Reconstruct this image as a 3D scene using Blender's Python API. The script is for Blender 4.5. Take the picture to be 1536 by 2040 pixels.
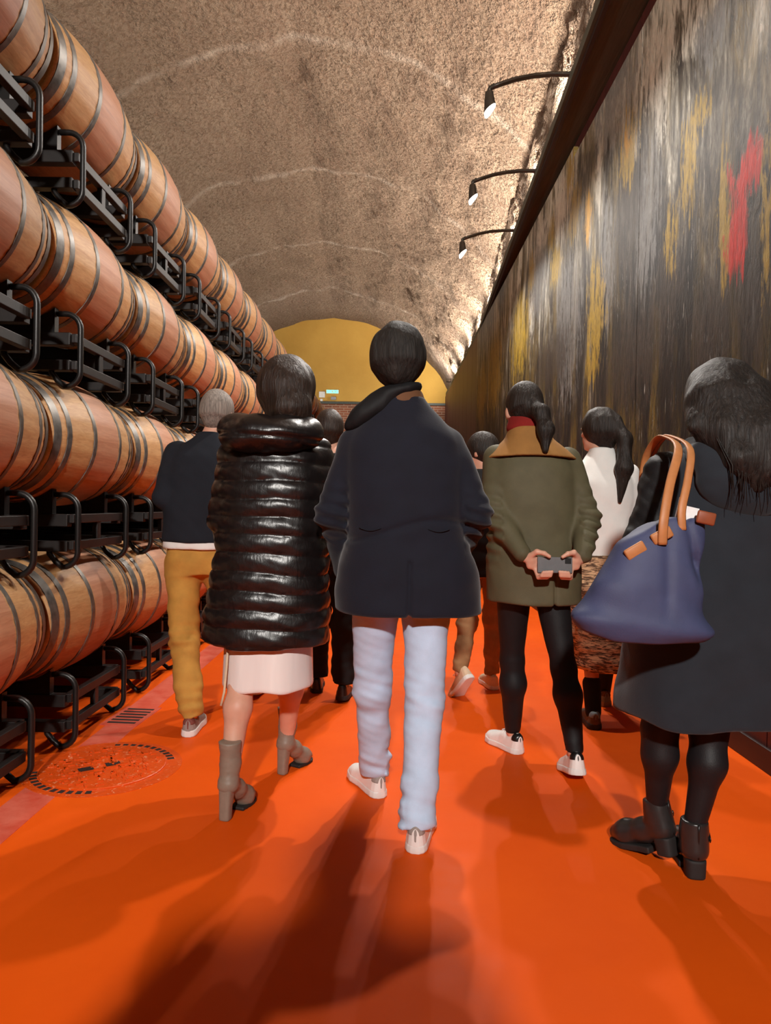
import bpy, math, random
import numpy as np
from mathutils import Vector, Matrix
random.seed(7)
for o in list(bpy.data.objects): bpy.data.objects.remove(o)
C = bpy.context.scene.collection
R = math.radians
sc = bpy.context.scene

# ------------------------------------------------------------------ camera, world, exposure
EYE = 1.173
cam = bpy.data.cameras.new('camera'); camo = bpy.data.objects.new('camera', cam); C.objects.link(camo)
cam.sensor_fit = 'VERTICAL'; cam.sensor_height = 36.0; cam.lens = 36.0*1415/2040
cam.clip_start = 0.05; cam.clip_end = 200
camo.location = (0, 0, EYE)
yaw, pitch, roll = R(0.28), R(-0.49), R(1.0)
camo.matrix_world = Matrix.Translation((0, 0, EYE)) @ Matrix.Rotation(yaw, 4, 'Z') @ Matrix.Rotation(R(90)+pitch, 4, 'X') @ Matrix.Rotation(roll, 4, 'Z')
sc.camera = camo
w = bpy.data.worlds.new('world'); sc.world = w; w.use_nodes = True
w.node_tree.nodes['Background'].inputs[0].default_value = (0.30, 0.27, 0.24, 1)
w.node_tree.nodes['Background'].inputs[1].default_value = 0.15
sc.view_settings.view_transform = 'Standard'; sc.view_settings.look = 'None'
sc.cycles.max_bounces = 6; sc.cycles.diffuse_bounces = 3; sc.cycles.glossy_bounces = 2; sc.cycles.transmission_bounces = 0; sc.cycles.adaptive_threshold = 0.03
sc.cycles.caustics_reflective = False; sc.cycles.caustics_refractive = False
sc.view_settings.exposure = 0.55; sc.view_settings.gamma = 1.0; sc.view_settings.use_curve_mapping = False
LAMP_W, UP_W, BACK_W = 195.0, 205.0, 1900.0
WARM = (1.0, 0.95, 0.89); WARM2 = (1.0, 0.87, 0.72)

# ------------------------------------------------------------------ materials
def lin(c):
    return tuple(((v/255)/12.92 if v/255 <= .04045 else ((v/255+.055)/1.055)**2.4) for v in c)
class NT:
    def __init__(s, name):
        s.m = bpy.data.materials.new(name); s.m.use_nodes = True
        s.t = s.m.node_tree; s.n = s.t.nodes; s.b = s.n['Principled BSDF']
    def new(s, typ, **kw):
        n = s.n.new(typ)
        for k, v in kw.items(): setattr(n, k, v)
        return n
    def link(s, a, b): s.t.links.new(a, b)
    def coord(s, kind='Object', scale=(1, 1, 1)):
        if kind == 'Position': src = s.new('ShaderNodeNewGeometry').outputs['Position']
        else: src = s.new('ShaderNodeTexCoord').outputs[kind]
        mp = s.new('ShaderNodeMapping'); mp.inputs['Scale'].default_value = scale
        s.link(src, mp.inputs[0]); return mp.outputs[0]
    def noise(s, vec, scale=5, detail=4, rough=.55, dist=0):
        n = s.new('ShaderNodeTexNoise'); n.inputs['Scale'].default_value = scale
        n.inputs['Detail'].default_value = detail; n.inputs['Roughness'].default_value = rough
        n.inputs['Distortion'].default_value = dist
        s.link(vec, n.inputs['Vector']); return n.outputs['Fac']
    def ramp(s, fac, stops):
        n = s.new('ShaderNodeValToRGB'); e = n.color_ramp.elements
        while len(e) < len(stops): e.new(.5)
        for i, (p, c) in enumerate(stops):
            e[i].position = p; e[i].color = (*c, 1) if len(c) == 3 else c
        s.link(fac, n.inputs[0]); return n.outputs[0]
    def mix(s, fac, a, b, mode='MIX'):
        n = s.new('ShaderNodeMix', data_type='RGBA', blend_type=mode)
        for v, i in ((fac, 0), (a, 6), (b, 7)):
            if isinstance(v, (int, float)): n.inputs[i].default_value = v
            elif isinstance(v, tuple): n.inputs[i].default_value = (*v, 1)
            else: s.link(v, n.inputs[i])
        return n.outputs[2]
    def math(s, op, a, b=0.0, clamp=False):
        n = s.new('ShaderNodeMath', operation=op); n.use_clamp = clamp
        for v, i in ((a, 0), (b, 1)):
            if isinstance(v, (int, float)): n.inputs[i].default_value = v
            else: s.link(v, n.inputs[i])
        return n.outputs[0]
    def bump(s, h, strength=.3, dist=.01, base=None):
        n = s.new('ShaderNodeBump'); n.inputs['Strength'].default_value = strength
        n.inputs['Distance'].default_value = dist; s.link(h, n.inputs['Height'])
        if base is not None: s.link(base, n.inputs['Normal'])
        s.link(n.outputs[0], s.b.inputs['Normal']); return n.outputs[0]
    def set(s, color=None, rough=None, metal=None, **kw):
        if color is not None:
            if isinstance(color, tuple): s.b.inputs['Base Color'].default_value = (*color, 1)
            else: s.link(color, s.b.inputs['Base Color'])
        if rough is not None:
            if isinstance(rough, (int, float)): s.b.inputs['Roughness'].default_value = rough
            else: s.link(rough, s.b.inputs['Roughness'])
        if metal is not None: s.b.inputs['Metallic'].default_value = metal
        for k, v in kw.items(): s.b.inputs[k.replace('_', ' ')].default_value = v
        return s.m
M = {}
def cloth(name, rgb, rough=.85, var=.15, scale=(1, 1, 1), ns=14, bs=220, bstr=.25, sheen=0.0, spec=.3):
    t = NT(name); c = lin(rgb); v = t.coord('Object', scale)
    n = t.noise(v, ns, 4)
    lo = tuple(x*(1-var) for x in c); hi = tuple(min(1, x*(1+var)) for x in c)
    col = t.ramp(n, [(.3, lo), (.7, hi)])
    t.bump(t.noise(t.coord('Object'), bs, 2), bstr, .002)
    t.set(col, rough, Sheen_Weight=sheen)
    t.b.inputs['Specular IOR Level'].default_value = spec
    M[name] = t.m; return t.m
def plain(name, rgb, rough=.5, metal=0, ns=40, var=.08, bstr=.05, **kw):
    t = NT(name); c = lin(rgb); v = t.coord('Object'); n = t.noise(v, ns, 3)
    t.set(t.ramp(n, [(.3, tuple(x*(1-var) for x in c)), (.7, tuple(min(1, x*(1+var)) for x in c))]), rough, metal, **kw)
    if bstr: t.bump(n, bstr, .003)
    M[name] = t.m; return t.m
def emit(name, rgb, strength):
    t = NT(name); t.set(lin(rgb), .4)
    t.b.inputs['Emission Color'].default_value = (*lin(rgb), 1); t.b.inputs['Emission Strength'].default_value = strength
    M[name] = t.m

def make_materials():
    # floor epoxy
    t = NT('floor_epoxy'); p = t.coord('Position')
    n1 = t.noise(p, 1.3, 5); n2 = t.noise(p, 90, 3)
    col = t.ramp(n1, [(.3, lin((224, 82, 12))), (.7, lin((236, 92, 14)))])
    speck = t.ramp(t.noise(p, 55, 2, .7), [(.70, (0, 0, 0)), (.78, (1, 1, 1))])
    scuff = t.ramp(t.noise(p, 5, 6, .7), [(.56, (0, 0, 0)), (.72, (.35, .35, .35))])
    col = t.mix(t.math('MULTIPLY', speck, scuff), col, lin((240, 150, 105)))
    t.set(col, t.ramp(t.noise(p, 7, 4), [(.3, (.5,)*3), (.7, (.62,)*3)])); t.b.inputs['Specular IOR Level'].default_value = .10
    t.bump(n2, .06, .002); M['floor'] = t.m
    t = NT('worn_epoxy'); p = t.coord('Position')
    t.set(t.ramp(t.noise(p, 9, 5, .65), [(.3, lin((205, 70, 45))), (.65, lin((222, 110, 88)))]), .45)
    t.bump(t.noise(p, 60, 3), .1, .002); M['strip'] = t.m
    # manhole: same paint with wear on raised places
    t = NT('painted_iron'); p = t.coord('Position')
    wear = t.ramp(t.noise(p, 48, 5, .75), [(.585, (0, 0, 0)), (.66, (1, 1, 1))])
    t.set(t.mix(wear, lin((222, 80, 16)), lin((240, 172, 130))), .35); t.bump(t.noise(p, 40, 4), .5, .006); M['iron'] = t.m
    plain('pit', (40, 22, 16), .9)
    # vault
    t = NT('sprayed_concrete'); p = t.coord('Position')
    a = t.noise(p, 11, 4, .65); b = t.noise(p, .5, 2); c = t.noise(p, 19, 3, .65)
    col = t.ramp(b, [(.3, lin((136, 116, 98))), (.7, lin((160, 140, 121)))])
    pit = t.ramp(c, [(.40, (1, 1, 1)), (.55, (0, 0, 0))])  # low spots darkened in the colour, painting in crevice shade
    col = t.mix(t.math('MULTIPLY', pit, .7), col, lin((112, 88, 68)))
    sx = t.new('ShaderNodeSeparateXYZ'); t.link(p, sx.inputs[0])
    yy = t.math('ADD', sx.outputs[1], t.math('MULTIPLY', t.math('SUBTRACT', b, .5), .5))
    ph = t.math('ABSOLUTE', t.math('SUBTRACT', t.math('FRACT', t.math('DIVIDE', t.math('SUBTRACT', yy, 7.45), 3.5)), .5))
    joint = t.ramp(ph, [(.0, (1, 1, 1)), (.035, (0, 0, 0))])
    joint = t.math('MULTIPLY', joint, t.ramp(t.noise(p, 2.5, 4), [(.38, (.1,)*3), (.6, (1, 1, 1))]))
    col = t.mix(t.math('MULTIPLY', joint, .6), col, lin((205, 192, 178)))
    streak = t.ramp(t.noise(t.coord('Position', (3, .15, .5)), 3, 4), [(.4, (0, 0, 0)), (.7, (.35,)*3)])
    col = t.mix(streak, col, lin((128, 100, 84)))
    t.set(col, .92); h = t.math('ADD', t.math('MULTIPLY', a, 1.2), t.math('MULTIPLY', c, .8))
    t.bump(h, 1.0, .16); M['vault'] = t.m
    # walls
    t = NT('ochre_plaster'); p = t.coord('Position')
    t.set(t.ramp(t.noise(p, .8, 6, .6), [(.3, lin((184, 142, 62))), (.7, lin((200, 158, 74)))]), .9)
    t.bump(t.noise(p, 6, 4), .3, .02); M['ochre'] = t.m
    t = NT('brick_band'); p = t.coord('Position')
    mp = t.new('ShaderNodeMapping'); mp.inputs['Rotation'].default_value = (R(90), 0, 0); t.link(p, mp.inputs[0])
    br = t.new('ShaderNodeTexBrick'); t.link(mp.outputs[0], br.inputs[0])
    br.inputs['Color1'].default_value = (*lin((140, 84, 58)), 1); br.inputs['Color2'].default_value = (*lin((112, 66, 46)), 1)
    br.inputs['Mortar'].default_value = (*lin((160, 140, 120)), 1); br.inputs['Scale'].default_value = 1
    br.inputs['Brick Width'].default_value = .25; br.inputs['Row Height'].default_value = .075; br.inputs['Mortar Size'].default_value = .008
    t.set(br.outputs[0], .9); t.bump(br.outputs[1], -.4, .01); M['brick'] = t.m
    t = NT('maroon_board'); p = t.coord('Position', (6, 6, .6))
    t.set(t.ramp(t.noise(p, 3, 5), [(.3, lin((60, 20, 16))), (.7, lin((84, 30, 24)))]), .5); M['maroon'] = t.m
    plain('dark_skirting', (36, 16, 13), .5)
    t = NT('ledge_timber'); p = t.coord('Position', (8, .6, 8))
    t.set(t.ramp(t.noise(p, 3, 5), [(.3, lin((54, 60, 52))), (.7, lin((72, 78, 68)))]), .6); t.bump(t.noise(p, 6, 4), .2, .01); M['ledge'] = t.m
    plain('dark_plaster', (62, 48, 42), .95)
    # barrel oak
    t = NT('barrel_oak'); co = t.coord('Object'); s = t.new('ShaderNodeSeparateXYZ'); t.link(co, s.inputs[0])
    oi = t.new('ShaderNodeObjectInfo').outputs['Random']
    grain = t.noise(t.coord('Object', (30, 2.2, 30)), 3, 6, .6, .6)
    ang = t.math('ARCTAN2', s.outputs[0], s.outputs[2])
    st = t.math('FLOOR', t.math('MULTIPLY', t.math('ADD', ang, math.pi), 26/(2*math.pi)))
    wn = t.new('ShaderNodeTexWhiteNoise', noise_dimensions='2D'); cb = t.new('ShaderNodeCombineXYZ')
    t.link(st, cb.inputs[0]); t.link(oi, cb.inputs[1]); t.link(cb.outputs[0], wn.inputs['Vector'])
    oak = t.ramp(grain, [(.25, lin((172, 124, 76))), (.75, lin((206, 162, 110)))])
    red = t.ramp(grain, [(.25, lin((168, 112, 82))), (.75, lin((196, 142, 108)))])
    ab = t.math('ABSOLUTE', t.math('ADD', s.outputs[1], t.math('MULTIPLY', t.math('SUBTRACT', t.noise(co, 4, 3), .5), .015)))
    band = t.ramp(ab, [(.128, (1, 1, 1)), (.140, (0, 0, 0))])
    col = t.mix(band, oak, red)
    col = t.mix(t.math('MULTIPLY', wn.outputs[0], .22), col, lin((150, 104, 68)))
    hs = t.new('ShaderNodeHueSaturation'); t.link(col, hs.inputs['Color'])
    t.link(t.math('ADD', .88, t.math('MULTIPLY', oi, .24)), hs.inputs['Value'])
    stain = t.ramp(t.noise(co, 11, 4, .7), [(.68, (0, 0, 0)), (.76, (.5,)*3)])
    col = t.mix(stain, hs.outputs[0], lin((110, 60, 40)))
    t.set(col, .52); t.bump(grain, .12, .004); M['oak'] = t.m
    t = NT('galvanised_hoop'); v = t.coord('Object'); n = t.noise(v, 30, 4)
    t.set(t.ramp(n, [(.3, lin((92, 88, 84))), (.7, lin((124, 119, 113)))]), t.ramp(n, [(.3, (.36,)*3), (.7, (.52,)*3)]), .7); M['hoop'] = t.m
    t = NT('black_steel'); v = t.coord('Object'); n = t.noise(v, 60, 4, .7)
    t.set(t.ramp(n, [(.0, lin((24, 23, 23))), (.66, lin((34, 32, 31))), (.76, lin((92, 78, 68)))]), .38, .35); t.bump(n, .1, .003); M['steel'] = t.m
    t = NT('rail_steel'); v = t.coord('Object'); n = t.noise(v, 18, 5, .6)
    t.set(t.ramp(n, [(.3, lin((22, 18, 17))), (.7, lin((34, 28, 26)))]), .5, .2); M['rail'] = t.m
    # lamp
    plain('lamp_metal', (78, 74, 68), .4, .6); emit('lamp_glass', (255, 244, 225), 22)
    emit('exit_green', (90, 200, 150), 2.0); plain('sign_white', (226, 226, 220), .5); plain('box_grey', (150, 150, 150), .5)
    # mural: strokes of paint
    t = NT('mural_paint'); p = t.coord('Position')
    sp = t.new('ShaderNodeSeparateXYZ'); t.link(p, sp.inputs[0]); Yv, Zv = sp.outputs[1], sp.outputs[2]
    warp = t.noise(p, 2.2, 5, .6); warp2 = t.noise(t.coord('Position', (1, 9, 1.2)), 2.5, 5, .7)
    s1 = t.noise(t.coord('Position', (0, 2.2, .55)), 1.5, 5, .66, 1.1)
    s2 = t.noise(t.coord('Position', (0, 9, 1.0)), 1.5, 4, .72, .5)
    s3 = t.noise(t.coord('Position', (0, 9, 2.4)), 2.2, 5, .72, .8)
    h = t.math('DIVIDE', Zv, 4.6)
    base = t.math('ADD', t.math('ADD', t.math('MULTIPLY', s1, .75), t.math('ADD', t.math('MULTIPLY', s2, .26), t.math('MULTIPLY', s3, .28))), t.math('MULTIPLY', t.math('SUBTRACT', h, .62), .42))  # lighter towards the top: some of the lamplight is mixed into the paint
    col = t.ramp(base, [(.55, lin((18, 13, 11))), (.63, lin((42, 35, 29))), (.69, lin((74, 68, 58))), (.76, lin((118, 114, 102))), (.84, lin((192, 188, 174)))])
    dry = t.ramp(t.noise(t.coord('Position', (0, 22, 1.6)), 2, 6, .75), [(.60, (0, 0, 0)), (.66, (1, 1, 1))])
    dry = t.math('MULTIPLY', dry, t.ramp(t.noise(p, 1.1, 4), [(.42, (0, 0, 0)), (.6, (.85,)*3)]))
    col = t.mix(dry, col, lin((206, 200, 186)))
    och = t.ramp(t.noise(t.coord('Position', (0, 2.1, .33)), 1.7, 5, .6, .4), [(.49, (0, 0, 0)), (.62, (.7,)*3)])
    och = t.math('MULTIPLY', och, t.ramp(s3, [(.38, (.2,)*3), (.55, (1, 1, 1))]))
    col = t.mix(och, col, t.ramp(s2, [(.3, lin((62, 50, 20))), (.7, lin((136, 112, 42)))]))
    wv = t.math('SUBTRACT', warp2, .5)
    cv = t.new('ShaderNodeCombineXYZ'); t.link(t.math('ADD', Yv, t.math('MULTIPLY', wv, .25)), cv.inputs[0]); t.link(t.math('ADD', Zv, t.math('MULTIPLY', wv, .5)), cv.inputs[1])
    def strokes(lst):
        acc = None
        for (cy, cz, ry, rz, sl) in lst:
            ma = t.new('ShaderNodeVectorMath', operation='MULTIPLY_ADD'); t.link(cv.outputs[0], ma.inputs[0])
            ma.inputs[1].default_value = (1/ry, 1/rz, 0); ma.inputs[2].default_value = (-cy/ry, -cz/rz, 0)
            ln = t.new('ShaderNodeVectorMath', operation='LENGTH'); t.link(ma.outputs[0], ln.inputs[0])
            acc = ln.outputs['Value'] if acc is None else t.math('MINIMUM', acc, ln.outputs['Value'])
        return t.math('MAXIMUM', t.math('SUBTRACT', 1.0, t.math('MULTIPLY', acc, acc)), -2.0)
    for key, lst in MURAL.items():
        m = strokes([(a, b, c*1.45, d*1.2, e) for a, b, c, d, e in lst] if key == 'red' else lst)
        c1, c2 = MURAL_COL[key]
        m = t.math('ADD', m, t.math('ADD', t.math('MULTIPLY', t.math('SUBTRACT', s2, .5), 2.2 if key == 'red' else 4.5), t.math('MULTIPLY', t.math('SUBTRACT', s3, .5), 2.6 if key == 'red' else 4.5)))
        m = t.math('MULTIPLY', t.math('DIVIDE', t.math('SUBTRACT', m, .0), .8, True), 1.0 if key == 'red' else .85)
        col = t.mix(m, col, t.ramp(t.noise(t.coord('Position', (0, 30, 8)), 2, 4), [(.3, c1), (.7, c2)]))
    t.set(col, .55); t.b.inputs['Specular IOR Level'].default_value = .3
    t.bump(t.math('ADD', s3, t.math('MULTIPLY', dry, .6)), .5, .010); M['mural'] = t.m
    plain('canvas_edge', (120, 114, 104), .8)
    # people
    t = NT('skin'); v = t.coord('Object'); t.set(t.ramp(t.noise(v, 9, 4), [(.3, lin((206, 150, 126))), (.7, lin((224, 172, 148)))]), .5, Subsurface_Weight=.08); M['skin'] = t.m
    def hair(name, c1, c2, rough=.4):
        t = NT(name); v = t.coord('Object', (70, 70, 5)); n = t.noise(v, 1.6, 5, .65, .5)
        t.set(t.ramp(n, [(.3, lin(c1)), (.72, lin(c2))]), rough+.08); t.b.inputs['Specular IOR Level'].default_value = .3; t.bump(n, .7, .008); M[name] = t.m
    hair('hair_black', (18, 16, 15), (50, 46, 42), .55); hair('hair_dark', (18, 14, 12), (48, 38, 32)); hair('hair_brown', (22, 16, 13), (58, 42, 33), .35)
    hair('hair_grey', (92, 84, 78), (160, 148, 138), .5); hair('hair_long', (16, 15, 15), (50, 42, 37), .4)
    cloth('navy_wool', (16, 19, 32), .85, .12, sheen=.15); cloth('navy_knit', (26, 29, 37), .9, .1, bs=160); cloth('white_cotton', (232, 230, 226), .8, .03)
    cloth('mustard', (186, 136, 62), .85, .12); cloth('denim', (192, 212, 238), .85, .07, bs=300); cloth('tan_trouser', (150, 112, 76), .85, .12)
    cloth('black_cloth', (22, 20, 20), .85, .1); cloth('black_tights', (26, 24, 26), .55, .1); cloth('leggings', (20, 20, 22), .6, .1)
    cloth('olive', (88, 82, 60), .7, .1); cloth('corduroy', (150, 106, 56), .85, .1, bs=120); cloth('red_knit', (130, 30, 26), .9, .15)
    cloth('charcoal_wool', (34, 39, 46), .9, .12, sheen=.15); cloth('sleeve_black', (26, 26, 28), .6, .1)
    t = NT('quilted_shell'); v = t.coord('Object'); n = t.noise(t.coord('Object', (1, 1, .35)), 38, 5, .6, .4)
    t.set(t.ramp(n, [(.3, lin((17, 14, 14))), (.7, lin((26, 21, 21)))]), .31); t.bump(n, .3, .007); M['puffer'] = t.m
    t = NT('satin'); v = t.coord('Object', (1, 1, .2)); n = t.noise(v, 9, 3, .5, .3)
    t.set(t.ramp(n, [(.3, lin((226, 214, 210))), (.7, lin((244, 236, 232)))]), .3); t.bump(n, .4, .02); M['satin'] = t.m
    t = NT('zebra_knit'); v = t.coord('Object', (.55, .55, 3.2)); n = t.noise(v, 34, 3, .6, 1.0)
    t.set(t.ramp(n, [(.44, lin((84, 60, 44))), (.56, lin((214, 176, 136)))]), .9); t.bump(n, .4, .006); M['zebra'] = t.m
    plain('taupe_leather', (134, 118, 104), .5); plain('white_leather', (236, 232, 228), .45, var=.03); plain('white_rubber', (228, 226, 222), .6, var=.03)
    plain('black_leather', (24, 22, 22), .3); plain('boot_leather', (44, 40, 39), .28); plain('dark_sole', (32, 28, 27), .7)
    plain('grey_mesh', (150, 140, 134), .8, ns=120); plain('maroon_mesh', (120, 66, 58), .8, ns=120); plain('beige_suede', (214, 188, 158), .8)
    plain('brown_mesh', (92, 74, 56), .8, ns=60, var=.3); plain('teal_grey', (122, 140, 146), .7, ns=60, var=.2)
    cloth('bag_nylon', (66, 72, 104), .6, .1, bs=260); plain('tan_leather', (186, 122, 72), .5); plain('dark_tan_leather', (140, 72, 42), .5)
    plain('phone_case', (98, 98, 100), .4); plain('paper', (240, 240, 240), .6); plain('brass', (180, 150, 90), .3, .9); plain('eye_white', (230, 228, 224), .3)
    cloth('strap_black', (20, 20, 22), .7, .1); cloth('brown_lining', (104, 70, 46), .8, .1)

# strokes of the mural: (distance along wall, height, half width, half height, slant)
MURAL = {}
MURAL_COL = {
 'pale': (lin((170, 166, 154)), lin((214, 210, 196))), 'slate': (lin((84, 84, 84)), lin((120, 120, 118))), 'umber': (lin((34, 27, 22)), lin((60, 50, 42))),
 'yellow': (lin((124, 100, 26)), lin((172, 142, 44))), 'amber': (lin((170, 122, 22)), lin((206, 156, 40))), 'blue': (lin((84, 96, 104)), lin((112, 124, 130))), 'red': (lin((150, 20, 14)), lin((196, 36, 24)))}
MURAL['pale'] = [(4.64, 4.13, 0.381, 0.295, 0), (5.46, 4.3, 0.4, 0.309, 0), (5.04, 3.76, 0.119, 0.16, 0), (4.06, 3.9, 0.224, 0.172, 0), (5.88, 4.83, 0.389, 0.187, 0), (7.19, 4.28, 0.51, 0.305, 0), (8.12, 4.22, 0.305, 0.287, 0), (4.54, 3.78, 0.115, 0.353, 0), (8.63, 3.56, 0.209, 0.366, 0)]
MURAL['slate'] = [(5.53, 4.42, 0.654, 0.469, 0), (4.76, 3.1, 0.287, 0.572, 0), (6.88, 2.94, 0.549, 0.73, 0), (5.64, 3.14, 0.234, 0.637, 0), (8.22, 3.8, 0.548, 0.465, 0), (3.84, 3.75, 0.264, 0.163, 0)]
MURAL['umber'] = [(5.17, 3.31, 0.337, 0.439, 0), (3.76, 2.18, 0.342, 0.319, 0), (5.0, 2.22, 0.731, 0.353, 0), (3.35, 2.12, 0.203, 0.308, 0), (6.24, 4.16, 0.286, 0.177, 0), (4.39, 2.46, 0.261, 0.372, 0), (7.5, 2.73, 0.958, 0.318, 0)]
MURAL['yellow'] = [(3.99, 3.37, 0.175, 0.127, 0.2), (4.11, 3.13, 0.11, 0.334, 0.05), (4.33, 2.84, 0.105, 0.214, 0), (5.18, 3.78, 0.246, 0.275, 0.3), (6.68, 3.92, 0.268, 0.283, 0), (6.86, 4.4, 0.198, 0.243, 0), (7.4, 3.69, 0.303, 0.199, 0), (7.62, 4.11, 0.19, 0.215, 0), (5.92, 2.78, 0.289, 0.461, 0), (5.97, 2.41, 0.231, 0.211, 0), (9.45, 3.45, 0.718, 0.601, 0), (11.68, 3.41, 0.915, 0.743, 0), (3.65, 2.68, 0.075, 0.387, 0), (3.23, 2.54, 0.059, 0.388, 0), (13.25, 3.33, 0.947, 0.562, 0), (8.68, 4.06, 0.246, 0.245, 0)]
MURAL['amber'] = [(6.21, 3.71, 0.162, 0.211, 0), (5.21, 3.85, 0.102, 0.11, 0.2)]
MURAL['blue'] = [(12.62, 4.65, 1.505, 0.714, 0), (11.05, 4.61, 0.769, 0.39, 0)]
MURAL['red'] = [(3.38, 2.82, 0.08, 0.124, 0.14), (3.5, 2.8, 0.08, 0.094, 0.1), (3.5, 2.65, 0.063, 0.173, 0), (3.51, 2.49, 0.086, 0.144, 0)]
make_materials()

# ------------------------------------------------------------------ mesh helpers
def mesh_obj(name, verts, faces, mat, parent=None, smooth=True, loc=None):
    me = bpy.data.meshes.new(name)
    me.from_pydata([tuple(v) for v in verts] if not isinstance(verts, np.ndarray) else verts.tolist(), [], faces if isinstance(faces, list) else faces.tolist())
    if smooth: me.polygons.foreach_set('use_smooth', [True]*len(me.polygons))
    me.materials.append(M[mat] if isinstance(mat, str) else mat); me.update()
    o = bpy.data.objects.new(name, me); C.objects.link(o)
    if parent: o.parent = parent
    if loc: o.location = loc
    return o
class MB:
    def __init__(s): s.v = []; s.f = []
    def add(s, v, f):
        n = len(s.v); s.v += [tuple(x) for x in v]; s.f += [tuple(i+n for i in q) for q in f]; return s
    def box(s, lo, hi, rot=None, bev=0):
        x0, y0, z0 = lo; x1, y1, z1 = hi
        v = [(x0,y0,z0),(x1,y0,z0),(x1,y1,z0),(x0,y1,z0),(x0,y0,z1),(x1,y0,z1),(x1,y1,z1),(x0,y1,z1)]
        if rot is not None: v = [tuple(rot @ Vector(p)) for p in v]
        return s.add(v, [(0,3,2,1),(4,5,6,7),(0,1,5,4),(1,2,6,5),(2,3,7,6),(3,0,4,7)])
    def tube(s, pts, rad, n=10, cap=True, flat=None):
        pts = [Vector(p) for p in pts]; N = len(pts)
        rad = [rad]*N if isinstance(rad, (int, float)) else rad
        rings = []; up = None
        for i, p in enumerate(pts):
            d = (pts[min(i+1, N-1)]-pts[max(i-1, 0)]).normalized()
            if up is None: up = Vector((0,0,1)) if abs(d.z) < .9 else Vector((1,0,0))
            a = d.cross(up)
            if a.length < 1e-4: a = d.orthogonal()
            a.normalize(); b = a.cross(d).normalized(); up = b
            fa, fb = flat if flat else (1, 1)
            rings.append([p+a*math.cos(2*math.pi*k/n)*rad[i]*fa+b*math.sin(2*math.pi*k/n)*rad[i]*fb for k in range(n)])
        v = [q for r in rings for q in r]; f = []
        for i in range(N-1):
            for k in range(n):
                f.append((i*n+k, i*n+(k+1) % n, (i+1)*n+(k+1) % n, (i+1)*n+k))
        if cap: f += [tuple(range(n))[::-1], tuple((N-1)*n+k for k in range(n))]
        return s.add(v, f)
    def lathe_y(s, prof, n=48, cap=False):          # prof: (y, r)
        v = []; f = []
        for (y, r) in prof:
            v += [(r*math.sin(2*math.pi*k/n), y, r*math.cos(2*math.pi*k/n)) for k in range(n)]
        for i in range(len(prof)-1):
            for k in range(n): f.append((i*n+k, i*n+(k+1) % n, (i+1)*n+(k+1) % n, (i+1)*n+k))
        return s.add(v, f)
    def lathe_z(s, prof, n=32):
        v = []; f = []
        for (z, r) in prof: v += [(r*math.cos(2*math.pi*k/n), r*math.sin(2*math.pi*k/n), z) for k in range(n)]
        for i in range(len(prof)-1):
            for k in range(n): f.append((i*n+k, i*n+(k+1) % n, (i+1)*n+(k+1) % n, (i+1)*n+k))
        f += [tuple(range(n))[::-1], tuple((len(prof)-1)*n+k for k in range(n))]
        return s.add(v, f)
    def build(s, name, mat, parent=None, smooth=False, loc=None): return mesh_obj(name, s.v, s.f, mat, parent, smooth, loc)
def bevel(o, w=.004, seg=2):
    m = o.modifiers.new('bevel', 'BEVEL'); m.width = w; m.segments = seg; m.limit_method = 'ANGLE'; m.angle_limit = R(50)
    return o
def tag(o, label=None, cat=None, group=None, kind=None):
    if label: o['label'] = label
    if cat: o['category'] = cat
    if group: o['group'] = group
    if kind: o['kind'] = kind
    return o
def thing(name, label, cat, loc=(0, 0, 0), rz=0, group=None):
    o = bpy.data.objects.new(name, None); C.objects.link(o); o.location = loc; o.rotation_euler = (0, 0, rz)
    o.empty_display_size = .1
    return tag(o, label, cat, group)
def copy_tree(o, parent=None):
    c = o.copy(); C.objects.link(c)
    if parent: c.parent = parent; c.matrix_parent_inverse = o.matrix_parent_inverse.copy()
    for ch in o.children: copy_tree(ch, c)
    return c

# ------------------------------------------------------------------ setting
Y0, Y1 = -7.0, 22.8            # tunnel from behind the viewer to the ochre end wall
WX = 1.735                     # right wall plane
LZ = 4.707                     # underside of the ledge
def ledge_x(y): return min(1.74, 1.444+.036*(y-6.08))
def vault_cx(y): return -.97-.04*y
VR, VZ = 4.2, 2.92

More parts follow.
